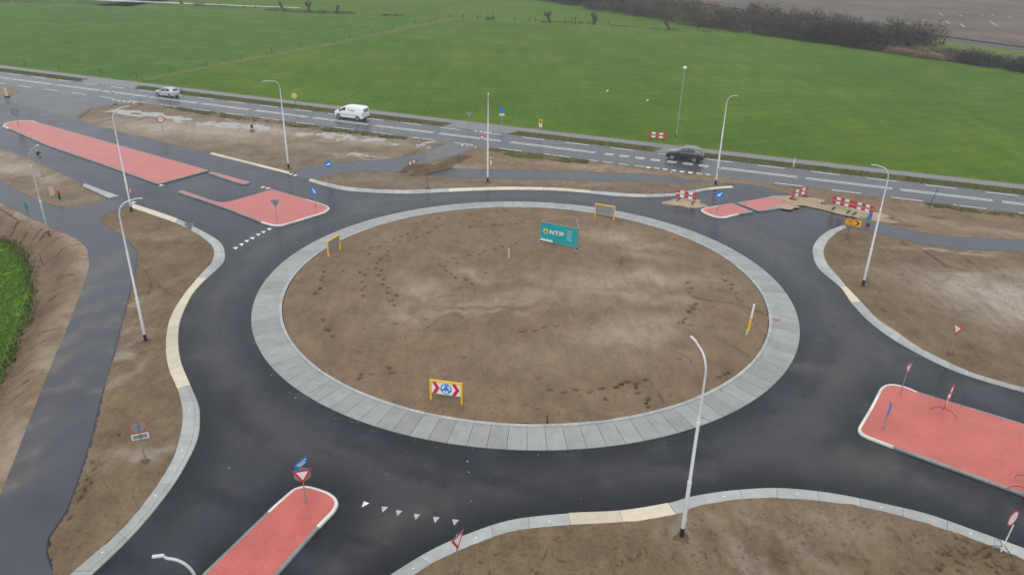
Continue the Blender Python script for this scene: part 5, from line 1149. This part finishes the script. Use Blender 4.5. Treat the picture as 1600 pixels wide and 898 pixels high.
for k in (0, 2, 4): MB().box((-ln / 2 + ln / 5 * (k + .5), 0, 0), (ln / 5, .058, .266)).build('red_block', M['redp'], r)
for s in (-.4, .4): MB().box((ln * s, .04, -.35), (.05, .03, .8)).build('leg', M['galv'], o)

# --- banner fence triangle
fa = G(844, 377.5, .26); fb = G(902.5, 390.5, .26); fc0 = G(899, 337.3, .26 + 1.95); fc = Vector((fc0.x, fc0.y, .26)); FH = 1.95
def fence_panel(a, b, label, banner):
    o = empty('construction_fence', a, math.atan2(b.y - a.y, b.x - a.x)); tag(o, label, 'fence', None); ln = (b - a).length - .06
    for x in (.02, ln): MB().tube([(x, 0, 0), (x, 0, FH)], .026, 8).build('upright', M['galv'], o)
    for z in (.18, FH - .02): MB().tube([(.02, 0, z), (ln, 0, z)], .022, 8).build('tube', M['galv'], o)
    w_ = MB(); n = int(ln / .16)
    for k in range(1, n): w_.tube([(ln * k / n, 0, .18), (ln * k / n, 0, FH - .02)], .004, 3, 0, False)
    for z in np.arange(.4, FH - .1, .3): w_.tube([(.02, .006, z), (ln, .006, z)], .004, 3, 0, False)
    w_.build('wire_mesh', M['galv'], o)
    if banner:
        nx, nz = 34, 14; mb = MB(); x0, x1, z0, z1 = .05, ln - .03, .24, FH - .05
        for j in range(nz + 1):
            for i in range(nx + 1):
                u, v = i / nx, j / nz; mb.v.append((x0 + (x1 - x0) * u, -.035 - .018 * math.sin(u * 9 + v * 5) * math.sin(v * 3.1) - .02 * abs(math.sin(u * 3.1 + v * 4)) * (1 - v), z0 + (z1 - z0) * v + .02 * math.sin(u * 7) * (1 - v)))
        for j in range(nz):
            for i in range(nx): mb.f.append((j * (nx + 1) + i, j * (nx + 1) + i + 1, (j + 1) * (nx + 1) + i + 1, (j + 1) * (nx + 1) + i)); mb.m.append(0)
        bn = mb.build('banner', M['teal'], o, True)
        y = -.085
        def rad(poly, nm, mt, yy=y): return MB().plate(poly, yy, yy + .003).build(nm, M[mt], bn)
        cx, cz = .155 * ln, 1.13
        for k in range(18):
            t0, t1 = 2 * math.pi * k / 18, 2 * math.pi * (k + 1) / 18
        rg_ = MB(); n = 28
        for k in range(n):
            t0, t1 = 2 * math.pi * k / n, 2 * math.pi * (k + 1) / n
            w0 = .10 + .05 * math.sin(t0); w1 = .10 + .05 * math.sin(t1)
            rg_.plate([(cx + .24 * math.cos(t0), cz + .24 * math.sin(t0)), (cx + .24 * math.cos(t1), cz + .24 * math.sin(t1)), (cx + (.24 - w1) * math.cos(t1), cz + (.24 - w1) * math.sin(t1)), (cx + (.24 - w0) * math.cos(t0), cz + (.24 - w0) * math.sin(t0))], y, y + .003)
        rg_.build('logo_ring', M['lime'], bn)
        def bars(nm, polys): 
            mm = MB()
            for pl in polys: mm.plate(pl, y, y + .003)
            return mm.build(nm, M['white'], bn)
        def T(pl, ox, s): return [(ox + px * s, .94 + pz * s) for px, pz in pl]
        s = .40; w = .24
        x = .262 * ln
        bars('letter_n', [T(rect(0, w, 0, 1), x, s), T([(0.242, .70), (.242, 1), (.758, .30), (.758, 0)], x, s), T(rect(1 - w, 1, 0, 1), x, s)])
        x += s * 1.18; bars('letter_t', [T(rect(0, 1, .76, 1), x, s), T(rect(.38, .62, 0, .755), x, s)])
        x += s * 1.14; bars('letter_p', [T(rect(0, .24, 0, .66), x, s), T(rect(0, .70, .765, 1), x, s), T([(.70, 1), (.92, .92), (1.0, .74), (1.0, .56), (.92, .38), (.70, .28), (.70, .5), (.77, .58), (.77, .70), (.70, .78)], x, s), T(rect(.245, .695, .28, .5), x, s)])
        for k in range(5): rad(rect(.73 * ln, (.86 if k != 3 else .82) * ln, 1.55 - .2 * k, 1.588 - .2 * k), 'small_print_line', 'white')
        rad([(.06, .22), (.34 * ln, .22), (.36 * ln, .30), (.345 * ln, .40), (.06, .40)], 'white_strip', 'white')
    for x in (.0, ln + .02): MB().box((x, 0, .0), (.28, .68, .14)).build('foot_block', M['greykerb'], o)
    return o
fence_panel(fa, fb, 'wire fence panel carrying the teal banner with white letters', True)
fence_panel(fb + Vector((.02, .06, 0)), fc + Vector((0, -.05, 0)), 'bare wire fence panel running back from the banner right end', False)
fence_panel(fc + Vector((-.06, .03, 0)), fa + Vector((0, .08, 0)), 'bare wire fence panel running back from the banner left end', False)

# --- small things on the circle and verges
o = root_at('survey_stake', 795, 404.5, .27, 'short pale wooden stake in a small dent near the banner fence', 'stake'); MB().box((0, 0, .4), (.09, .06, .95)).build('stake', M['cream'], o); MB().box((0, 0, .87), (.095, .065, .05)).build('stake_tip', M['white'], o)
o = root_at('cable_pipe', 1166, 522, .24, 'upright pipe, white above and yellow below, with dangling wire, on the circle edge', 'pipe')
MB().tube([(0, 0, -.05), (.10, 0, .35)], .03, 8).build('foot_tube', M['white'], o); MB().tube([(.09, 0, .33), (.14, 0, 1.35)], .085, 12).build('yellow_tube', M['pipe'], o, True); MB().tube([(.14, 0, 1.3), (.19, 0, 2.35)], .072, 12).build('white_tube', M['white'], o, True)
MB().tube([(.16, -.06, 1.25), (.45, -.1, 1.1), (.52, -.1, .75)], .014, 6).build('wire', M['black'], o); MB().tube([(-.04, -.02, .25), (.14, -.02, .42)], .03, 8).build('collar', M['white'], o)
o = root_at('marker_stub', 855, 659.5, .24, 'crooked maroon plastic stub at the inner kerb of the circle', 'stub'); MB().tube([(0, 0, -.05), (.03, 0, .2), (-.02, .02, .38), (.05, 0, .55)], [.05, .045, .04, .015], 7).build('stub', M['maroon'], o); MB().tube([(-.02, 0, .32), (-.08, 0, .42)], .02, 6).build('barb', M['maroon'], o)
o = root_at('rusty_post', 668.5, 294.5, ZB, 'bent rusty thin post on the verge before the soil ridge', 'post'); MB().tube([(0, 0, -.05), (-.05, 0, 1.2), (-.12, 0, 1.75), (-.35, .1, 1.85)], .035, 7).build('post', M['rust'], o); MB().box((0, 0, .02), (.5, .4, .06)).build('base_clod', M['heap'], o)
o = root_at('field_stake', 66, 412, -.45, 'short stake on the soil bank holding a taut string', 'stake', rz=0.0); MB().tube([(0, 0, -.1), (-.04, 0, .95)], .03, 7).build('stake', M['wood'], o)
s0 = o.location + Vector((-.04, 0, .9)); s1 = G(-10, 612, -.2); MB().tube([(0, 0, .80), ((s1.x - s0.x) * .5, (s1.y - s0.y) * .5, .62), (s1.x - s0.x, s1.y - s0.y, .60)], .007, 5).build('string', M['galv'], o)
for k, (px, py) in enumerate([(948.5, 144), (1011, 159)]):
    c = G(px, py, -.02); mb = MB(); mb.ball((0, 0, .17), .18, 8, 5, 0, .7); mb.ball((.16, 0, .32), .08, 8, 5); o = mb.build('white_speck', M['white'], None, True, c); tag(o, 'small white lump lying in the wide meadow grass', 'white lump', 'white lumps in the meadow')

# --- fence posts
fposts = [(39, 103), (93, 110), (159, 117.5), (214, 122.5), (266, 114.5), (323, 103.5), (376, 93.5), (425, 83.5), (469, 74.5), (509, 67), (546, 59.5), (582, 52.5), (614, 45.5), (649, 38), (682, 31)]
pm = MB().tube([(0, 0, -.2), (.02, 0, 1.15)], [.075, .065], 7).mesh('fence_post', M['wood'])
for k, (px, py) in enumerate(fposts):
    o = link('fence_post', pm, None, G(px, py, -.02), k * 1.3); tag(o, 'weathered wooden post in the fence line dividing the meadows', 'fence post', 'wooden posts dividing the meadows')
fp2 = [(703, 28.5), (724, 28.5), (746, 30), (762, 31), (770, 31), (804, 33), (827, 34), (836, 34.5), (883, 36.5), (894, 37.5), (899, 37.5), (950, 39.5), (382, 14), (400, 15), (1090, 49.5)]
pm2 = MB().tube([(0, 0, -.2), (.03, 0, 1.3)], [.11, .09], 7).mesh('fence_post', M['bark'])
for k, (px, py) in enumerate(fp2):
    o = link('fence_post', pm2, None, G(px, py, -.02), k * 2.1); o.scale = (1, 1, .75 + .6 * random.random()); tag(o, 'dark post in the far field line between pollard willows', 'fence post', 'dark posts along the far field line')
# ------------------------------------------------------------------ vehicles (local +x is forward)
def car(name, label, cat, mid, st, wx, wr, W, paint, glass_spans, wind, rear, extras):
    """st: stations (x, half width, z bottom, z belt, z top, half width top)"""
    rz = math.atan2(RD[1], RD[0]) + math.pi + .004
    o = empty(name, (*mid, .0), rz); tag(o, label, cat)
    def sec(s):
        x, w_, zb, zl, zt, wt = s; h = zl - zb
        half = [(w_ * .80, zb), (w_ * .965, zb + .10 * h), (w_, zb + .45 * h), (w_ * .985, zb + .80 * h), (w_ * .95, zl), (wt, zt - .09 * max(.25, zt - zl)), (wt * .88, zt - .012), (wt * .45, zt + .012)]
        return [Vector((x, -y, z)) for y, z in half] + [Vector((x, y, z)) for y, z in reversed(half)]
    S = [sec(s) for s in st]; mb = MB(); n = len(S[0])
    for s in S: mb.v += [tuple(p) for p in s]
    for i in range(len(S) - 1):
        for j in range(n):
            j2 = (j + 1) % n; mb.f.append((i * n + j, i * n + j2, (i + 1) * n + j2, (i + 1) * n + j)); mb.m.append(0)
    mb.f.append(tuple(range(n))); mb.f.append(tuple((len(S) - 1) * n + j for j in reversed(range(n)))); mb.m += [0, 0]
    me = mb.mesh('body', M[paint], True); me.set_sharp_from_angle(angle=R_(50)); body = link('body', me, o)
    body.modifiers.new('bevel', 'BEVEL').width = .03; body.modifiers['bevel'].segments = 2; body.modifiers['bevel'].limit_method = 'ANGLE'; body.modifiers['bevel'].angle_limit = R_(35)
    xs = [s[0] for s in st]
    def at(x):
        for i in range(len(xs) - 1):
            if xs[i] >= x >= xs[i + 1]:
                f = (xs[i] - x) / (xs[i] - xs[i + 1] + 1e-9); return [a.lerp(b, f) for a, b in zip(S[i], S[i + 1])]
    # side windows: four corners as (x, level 0 belt .. 1 roof edge)
    for poly in glass_spans:
        for side in (-1, 1):
            P = []
            for x, v in poly:
                s = at(x); a, b = (s[4], s[5]) if side < 0 else (s[n - 5], s[n - 6]); P.append(a.lerp(b, v) + Vector((0, side * .012, .004)))
            MB().add(P, [tuple(range(len(P)))]).build('side_window', M['glass'], o)
    def span(x0, x1, k, nm, mt, inset=.10, lift=.012):
        a, b = at(x0), at(x1); lo, hi = k; P = []
        for s, j in ((a, lo), (a, n - 1 - lo), (b, n - 1 - hi), (b, hi)): P.append(s[j].copy())
        nr = (P[1] - P[0]).cross(P[3] - P[0]).normalized(); nr = nr if nr.z > 0 else -nr; c = sum(P, Vector()) / 4
        MB().add([c + (p - c) * (1 - inset) + nr * (lift + .012) for p in P], [(0, 1, 2, 3)]).build(nm, M[mt], o)
    span(*wind, 'windscreen', 'paleglass' if paint == 'cardark' else 'glass')
    if rear: span(*rear, 'rear_window', 'glass')
    ty = MB().tube([(0, -.10, 0), (0, -.085, 0), (0, .085, 0), (0, .10, 0)], [wr * .9, wr, wr, wr * .9], 20)
    rm = MB().tube([(0, -.108, 0), (0, .108, 0)], wr * .68, 14)
    tm = ty.mesh('tyre', M['rubber'], True); rmm = rm.mesh('rim', M['rim'], True); hub = MB()
    for k in range(5):
        t = 2 * math.pi * k / 5 + .3; hub.add([(wr * .22 * math.cos(t - .5), -.112, wr * .22 * math.sin(t - .5)), (wr * .62 * math.cos(t - .28), -.112, wr * .62 * math.sin(t - .28)), (wr * .62 * math.cos(t + .28), -.112, wr * .62 * math.sin(t + .28)), (wr * .22 * math.cos(t + .5), -.112, wr * .22 * math.sin(t + .5))], [(0, 1, 2, 3)])
    hm = hub.mesh('rim_gap', M['black'])
    for x in wx:
        for side in (-1, 1):
            y = side * (W - .085); q = link('wheel', tm, o, (x, y, wr)); r = link('rim', rmm, q)
            h = link('rim_gap', hm, q); h.rotation_euler = (0, 0, 0 if side < 0 else math.pi)
            ar = MB().plate([(wr * 1.14 * math.cos(t), wr * 1.14 * math.sin(t)) for t in np.linspace(-.15, math.pi + .15, 18)], 0, .006).build('wheel_arch', M['black'], o); ar.location = (x, side * (W + .004) - .003, wr)
    for b in extras: b(o)
    return o
def bx(nm, mt, c, d): return lambda o: MB().box(c, d).build(nm, M[mt], o)
def both(nm, mt, c, d):
    def f(o):
        for s in (-1, 1): MB().box((c[0], s * c[1], c[2]), d).build(nm, M[mt], o)
    return f
def midpt(px, py, half):
    p = G(px, py); return (p.x + RN[0] * half, p.y + RN[1] * half)
# dark SUV
car('suv_car', 'dark teal sports utility car with silver roof rails driving on the main road', 'car', midpt(1067.5, 252.2, .86),
    [(2.20, .62, .42, .70, .78, .50), (2.08, .80, .25, .80, .90, .66), (1.75, .89, .22, .93, 1.02, .74), (.98, .92, .21, 1.02, 1.09, .80), (.22, .925, .21, 1.04, 1.54, .66), (-.35, .925, .21, 1.05, 1.62, .67), (-1.30, .925, .22, 1.06, 1.58, .66), (-1.80, .91, .24, 1.06, 1.46, .62), (-2.10, .88, .28, 1.04, 1.12, .72), (-2.20, .78, .40, .90, .98, .70)],
    (1.36, -1.28), .345, .925, 'cardark',
    [[(.78, .06), (.18, .82), (-.26, .9), (-.26, .06)], [(-.33, .06), (-.33, .9), (-1.15, .88), (-1.15, .06)], [(-1.22, .1), (-1.22, .86), (-1.62, .72), (-1.72, .14)]],
    (.98, .22, (5, 5)), (-1.80, -2.10, (6, 6)),
    [both('roof_rail', 'chrome', (-.6, .60, 1.63), (1.6, .04, .05)), both('window_trim', 'chrome', (-.45, .905, 1.055), (2.3, .02, .03)), both('tail_light', 'tail', (-2.10, .72, .92), (.16, .34, .15)), both('headlight', 'white', (2.02, .62, .78), (.16, .30, .12)), both('door_mirror', 'cardark', (.72, 1.0, 1.08), (.16, .20, .14)), bx('front_bumper', 'black', (2.18, 0, .40), (.10, 1.3, .22)), bx('rear_bumper', 'black', (-2.19, 0, .46), (.10, 1.5, .26)), bx('number_plate', 'plate', (-2.205, 0, .78), (.03, .52, .11)), both('sill', 'black', (0, .915, .26), (2.0, .03, .10))])
# white van
car('delivery_van', 'white delivery van with teal stripe driving on the main road', 'van', midpt(544.5, 187.6, .90),
    [(2.36, .70, .42, .80, .88, .55), (2.25, .86, .28, .98, 1.06, .70), (1.95, .93, .25, 1.12, 1.22, .76), (1.45, .95, .24, 1.20, 1.38, .76), (.72, .955, .24, 1.22, 1.83, .72), (.1, .955, .24, 1.22, 1.93, .78), (-1.2, .955, .24, 1.22, 1.92, .79), (-2.1, .95, .25, 1.22, 1.88, .78), (-2.32, .93, .28, 1.20, 1.80, .76), (-2.40, .90, .34, 1.10, 1.70, .74)],
    (1.58, -1.50), .33, .955, 'carwhite',
    [[(1.42, .08), (.78, .80), (.42, .88), (.42, .08)]],
    (1.45, .72, (5, 5)), None,
    [both('teal_stripe', 'tealpaint', (.1, .951, .74), (3.6, .02, .06)), both('tail_light', 'tail', (-2.36, .86, .95), (.06, .14, .42)), both('headlight', 'paleglass', (2.2, .66, .92), (.22, .28, .16)), both('door_mirror', 'black', (1.25, 1.04, 1.30), (.14, .20, .22)), bx('front_bumper', 'black', (2.36, 0, .48), (.12, 1.5, .30)), bx('rear_bumper', 'black', (-2.41, 0, .40), (.12, 1.7, .18)), bx('rear_window', 'paleglass', (-2.385, 0, 1.42), (.05, 1.2, .42)), bx('number_plate', 'plate', (-2.42, 0, .78), (.03, .52, .11)), both('logo_mark', 'alu', (-.05, .888, 1.50), (.22, .02, .14)), both('lettering_line', 'alu', (-.75, .905, 1.43), (.95, .02, .05)), both('lettering_line', 'alu', (-.62, .928, 1.33), (.7, .02, .05)), both('sill', 'black', (0, .94, .27), (2.3, .03, .08))])
# silver hatchback
car('hatchback_car', 'small silver hatchback driving on the main road', 'car', midpt(256.3, 152.0, .76),
    [(1.86, .52, .40, .62, .70, .42), (1.76, .68, .24, .72, .80, .56), (1.45, .76, .20, .84, .92, .62), (.80, .79, .19, .90, .96, .66), (.18, .80, .19, .91, 1.38, .55), (-.35, .80, .19, .92, 1.44, .57), (-1.10, .80, .20, .93, 1.40, .56), (-1.52, .79, .21, .93, 1.26, .56), (-1.78, .76, .26, .91, .98, .64), (-1.88, .68, .36, .76, .84, .60)],
    (1.18, -1.18), .29, .80, 'carsilver',
    [[(.70, .06), (.14, .82), (-.30, .9), (-.30, .06)], [(-.42, .06), (-.42, .9), (-1.05, .84), (-1.20, .1)]],
    (.80, .18, (5, 5)), (-1.52, -1.78, (6, 6)),
    [both('tail_light', 'tail', (-1.80, .64, .78), (.12, .20, .20)), both('headlight', 'paleglass', (1.72, .5, .70), (.14, .26, .12)), both('door_mirror', 'carsilver', (.62, .87, .95), (.12, .16, .11)), bx('rear_bumper', 'carsilver', (-1.88, 0, .46), (.10, 1.3, .22)), bx('front_bumper', 'carsilver', (1.85, 0, .42), (.08, 1.0, .18)), bx('number_plate', 'plate', (-1.90, 0, .68), (.03, .5, .11)), both('sill', 'black', (0, .79, .22), (1.7, .03, .07))])

# ------------------------------------------------------------------ willows, thicket, reeds
def twigs(name, roots, label, cat, mat='twigmix'):
    """roots: (x, y, z, height, spread, colour, count) -> one mesh of thin upright twig faces and side sprays"""
    V = []; C = []
    for x, y, z, h, s, col, cnt in roots:
        a = np.random.rand(cnt) * 6.283; r = s * np.sqrt(np.random.rand(cnt)); t = np.random.rand(cnt)
        bx_ = x + r * np.cos(a); by = y + r * np.sin(a); dome = h * np.sqrt(np.clip(1 - (r / (s * 1.12)) ** 2, .05, 1)) * np.random.uniform(.75, 1.1, cnt)
        bz = z + dome * t ** .7 * .9; ln = np.random.uniform(.4, 1.5, cnt) * (.25 + h * .085); wd = np.random.uniform(.05, .15, cnt) * (.3 + h / 7)
        dx = np.cos(a) * .5 + np.random.normal(0, .6, cnt); dy = np.sin(a) * .5 + np.random.normal(0, .6, cnt); dz = np.random.uniform(-.25, 1.0, cnt)
        q = np.random.rand(cnt) * 6.283; ox, oy = np.cos(q) * wd, np.sin(q) * wd
        v = np.zeros((cnt, 3, 3)); v[:, 0] = np.c_[bx_ - ox, by - oy, bz]; v[:, 1] = np.c_[bx_ + ox, by + oy, bz + wd * .5]; v[:, 2] = np.c_[bx_ + dx * ln, by + dy * ln, bz + dz * ln]
        V.append(v); c = np.array(col) * np.random.uniform(.6, 1.4, (cnt, 1)); C.append(np.repeat(np.c_[c, np.ones(cnt)], 3, 0))
    V = np.concatenate(V); C = np.concatenate(C); N = len(V)
    me = bpy.data.meshes.new(name); me.vertices.add(N * 3); me.vertices.foreach_set('co', V.ravel()); me.loops.add(N * 3); me.loops.foreach_set('vertex_index', np.arange(N * 3))
    me.polygons.add(N); me.polygons.foreach_set('loop_start', np.arange(N) * 3); me.polygons.foreach_set('loop_total', np.full(N, 3)); me.update()
    at = me.attributes.new('tint', 'FLOAT_COLOR', 'POINT'); at.data.foreach_set('color', C.ravel().astype(np.float32)); me.materials.append(M[mat]); me.validate()
    o = link(name, me); tag(o, label, cat, kind='stuff'); return o
PAL = [(.09, .065, .04), (.125, .078, .042), (.065, .055, .036), (.06, .062, .03), (.135, .095, .052), (.045, .042, .03)]
PALD = [(.035, .045, .03), (.05, .05, .035), (.06, .05, .035), (.03, .04, .02)]
# clip of hedge line ground points by arclength
def along(px0, px1, depth0, depth1, n, hmin, hmax, pal, cnt, s0=1.2, s1=2.4):
    A = resample(L([p for p in hedge_line if px0 - 60 <= p[0] <= px1 + 60]), 1.0); o = []
    t = np.gradient(A, axis=0); t /= np.hypot(*t.T)[:, None]; nn = np.c_[-t[:, 1], t[:, 0]]
    lo, hi = np.array(G2(px0, np.interp(px0, *zip(*hedge_line)))), np.array(G2(px1, np.interp(px1, *zip(*hedge_line))))
    i0, i1 = (int(np.argmin(np.hypot(*(A - p).T))) for p in (lo, hi)); i0, i1 = min(i0, i1), max(i0, i1)
    for k in range(n):
        i = random.randint(i0, i1); d = random.uniform(depth0, depth1); p = A[i] + nn[i] * d; cl = fbm(np.array([p[0]]), np.array([p[1]]), .12, 2)[0]
        c = pal[int(np.clip(cl * 1.25 - .12 + random.uniform(-.15, .15), 0, .999) * len(pal))]; o.append((p[0], p[1], -.05, random.uniform(hmin, hmax) * (.55 + .85 * fbm(np.array([p[0]]), np.array([p[1]]), .09, 2)[0]) * (.65 + .35 * min(1, (d - depth0 + 2) / 5)), random.uniform(s0, s1), c, cnt))
    return o
twigs('thicket', along(805, 1376, 1.5, 26, 480, 2.6, 6.6, PAL, 420, 1.4, 3.0) + along(1240, 1380, 1.5, 12, 70, 3.6, 6.4, PALD, 420, 1.6, 3.0) + along(1079, 1380, .8, 3, 120, 1.2, 2.6, PAL, 90, .8, 1.4), 'bare brown thicket along the far edge of the meadow', 'thicket')
twigs('hedge', along(1478, 1740, 1.5, 7, 90, 2.2, 4.2, PALD, 380, 1.2, 2.4), 'dark bare hedge at the meadow corner beside tan reeds', 'hedge')
twigs('bramble', along(1378, 1490, 5, 16, 60, 1.2, 2.2, [(.11, .08, .05), (.10, .09, .05)], 120, 1.0, 2.0), 'low brown brambles behind the tan reeds', 'bramble')
twigs('reeds', along(1380, 1474, .8, 3.2, 90, 1.4, 2.1, [(.30, .21, .11), (.25, .18, .10), (.34, .25, .14)], 110, .6, 1.1), 'tan dry reed bed along the meadow ditch', 'reeds')
tr = []
for k in range(150):
    q = random.random(); p = np.array(R0) + (np.array(R1) - np.array(R0)) * (.45 + .5 * q) + rnor * random.uniform(3.5, 9); tr.append((p[0], p[1], 0, random.uniform(.5, 1.6), random.uniform(.6, 1.6), random.choice([(.13, .09, .065), (.16, .12, .085), (.10, .08, .06)]), 40))
twigs('scrub', tr, 'low reddish scrub behind the railway track', 'scrub')
fs = []
for a, b, dens, hh in (((0, 4), (270, 8), 60, 1.2), ((300, 9), (365, 12.5), 30, 1.3), ((415, 17), (455, 18.5), 26, 1.2), ((455, 20), (552, 22), 70, 1.2), ((590, 25), (630, 25.5), 22, .9), ((760, 31), (777, 31.5), 10, .9), ((840, 35), (900, 37), 20, .7), ((900, 37), (925, 38), 8, .8), ((940, 40), (1000, 43.5), 16, .4), ((1010, 45.5), (1060, 48), 14, .6), ((1095, 50), (1160, 52), 20, .9)):
    for k in range(dens):
        t = random.random(); p = G2(a[0] + (b[0] - a[0]) * t, a[1] + (b[1] - a[1]) * t); fs.append((p[0], p[1] + random.uniform(-.5, .5), -.03, hh * random.uniform(.5, 1.1), random.uniform(.4, .9), random.choice([(.075, .06, .045), (.10, .075, .055), (.05, .05, .035)]), 45))
twigs('brushwood', fs, 'low dark brushwood strung along the far field line', 'brushwood')

def willow(px, py, lean, h, fork, label):
    c = G(px, py, -.05); o = empty('pollard_willow', c); tag(o, label, 'willow tree', 'pollard willows along the far field line'); rr = random.Random(int(px))
    top = (lean, 0, h); mid_ = (lean * .35 + rr.uniform(-.1, .1), .05, h * .5)
    MB().tube([(0, 0, -.1), (.02, 0, .3), mid_, (lean * .8, 0, h * .85), top], [.55, .42, .36, .36, .42], 9).build('trunk', M['bark'], o, True)
    cr = MB()
    heads = [(top, .55)] if fork == 0 else [((lean - .55, 0, h + .25), .5), ((lean + .5, .1, h + .35), .45)] if fork == 1 else [(top, .6), ((lean + .5, 0, h - .7), .5), ((lean - .5, 0, h + .3), .4), ((lean + .2, 0, h * .45), .6)]
    for (hx, hy, hz), r in heads:
        cr.tube([(lean * .8, 0, h * .8), (hx, hy, hz)], [.32, .3], 7)
        for k in range(7): cr.ball((hx + rr.uniform(-.3, .3), hy + rr.uniform(-.3, .3), hz + rr.uniform(-.15, .3)), r * rr.uniform(.35, .65), 7, 5)
        for k in range(26):
            a = rr.random() * 6.28; l = rr.uniform(.25, .7); cr.tube([(hx, hy, hz), (hx + math.cos(a) * (r * .7 + l * .4), hy + math.sin(a) * (r * .7 + l * .4), hz + rr.uniform(.1, .3) + l)], [.06, .02], 4)
    cr.build('crown', M['bark'], o); return o
willow(858.5, 36, -.5, 1.9, 1, 'forked dark pollard willow leaning over the far field line between posts')
willow(928, 39.5, -.1, 2.2, 2, 'knotty stout pollard willow with lumpy sides on the far field line')
willow(1045, 47, -1.1, 2.0, 0, 'bare stub willow leaning towards the thicket on the far field line')
willow(443, 18.5, -.8, 2.1, 0, 'thin crooked pollard willow leaning over brushwood')
willow(483, 19.5, 0, 1.9, 1, 'upright pollard willow with fan of knobs above brushwood')
willow(525, 21, .6, 1.5, 0, 'small pollard willow leaning off from the upright one')
willow(284, 7, -.8, 1.9, 1, 'pollard willow pair-headed by the pale ditch')

# ------------------------------------------------------------------ air
hz = MB().box((0, 0, 14.8), (3000, 3000, 35)); ho = hz.build('haze', [])
mt = bpy.data.materials.new('damp_air'); mt.use_nodes = True; n = mt.node_tree.nodes; n.clear()
ou = n.new('ShaderNodeOutputMaterial'); pv = n.new('ShaderNodeVolumePrincipled'); pv.inputs['Color'].default_value = (.86, .92, 1.0, 1); pv.inputs['Density'].default_value = .00050; pv.inputs['Anisotropy'].default_value = 0.0
mt.node_tree.links.new(pv.outputs[0], ou.inputs['Volume']); ho.data.materials.clear(); ho.data.materials.append(mt); tag(ho, kind='stuff')
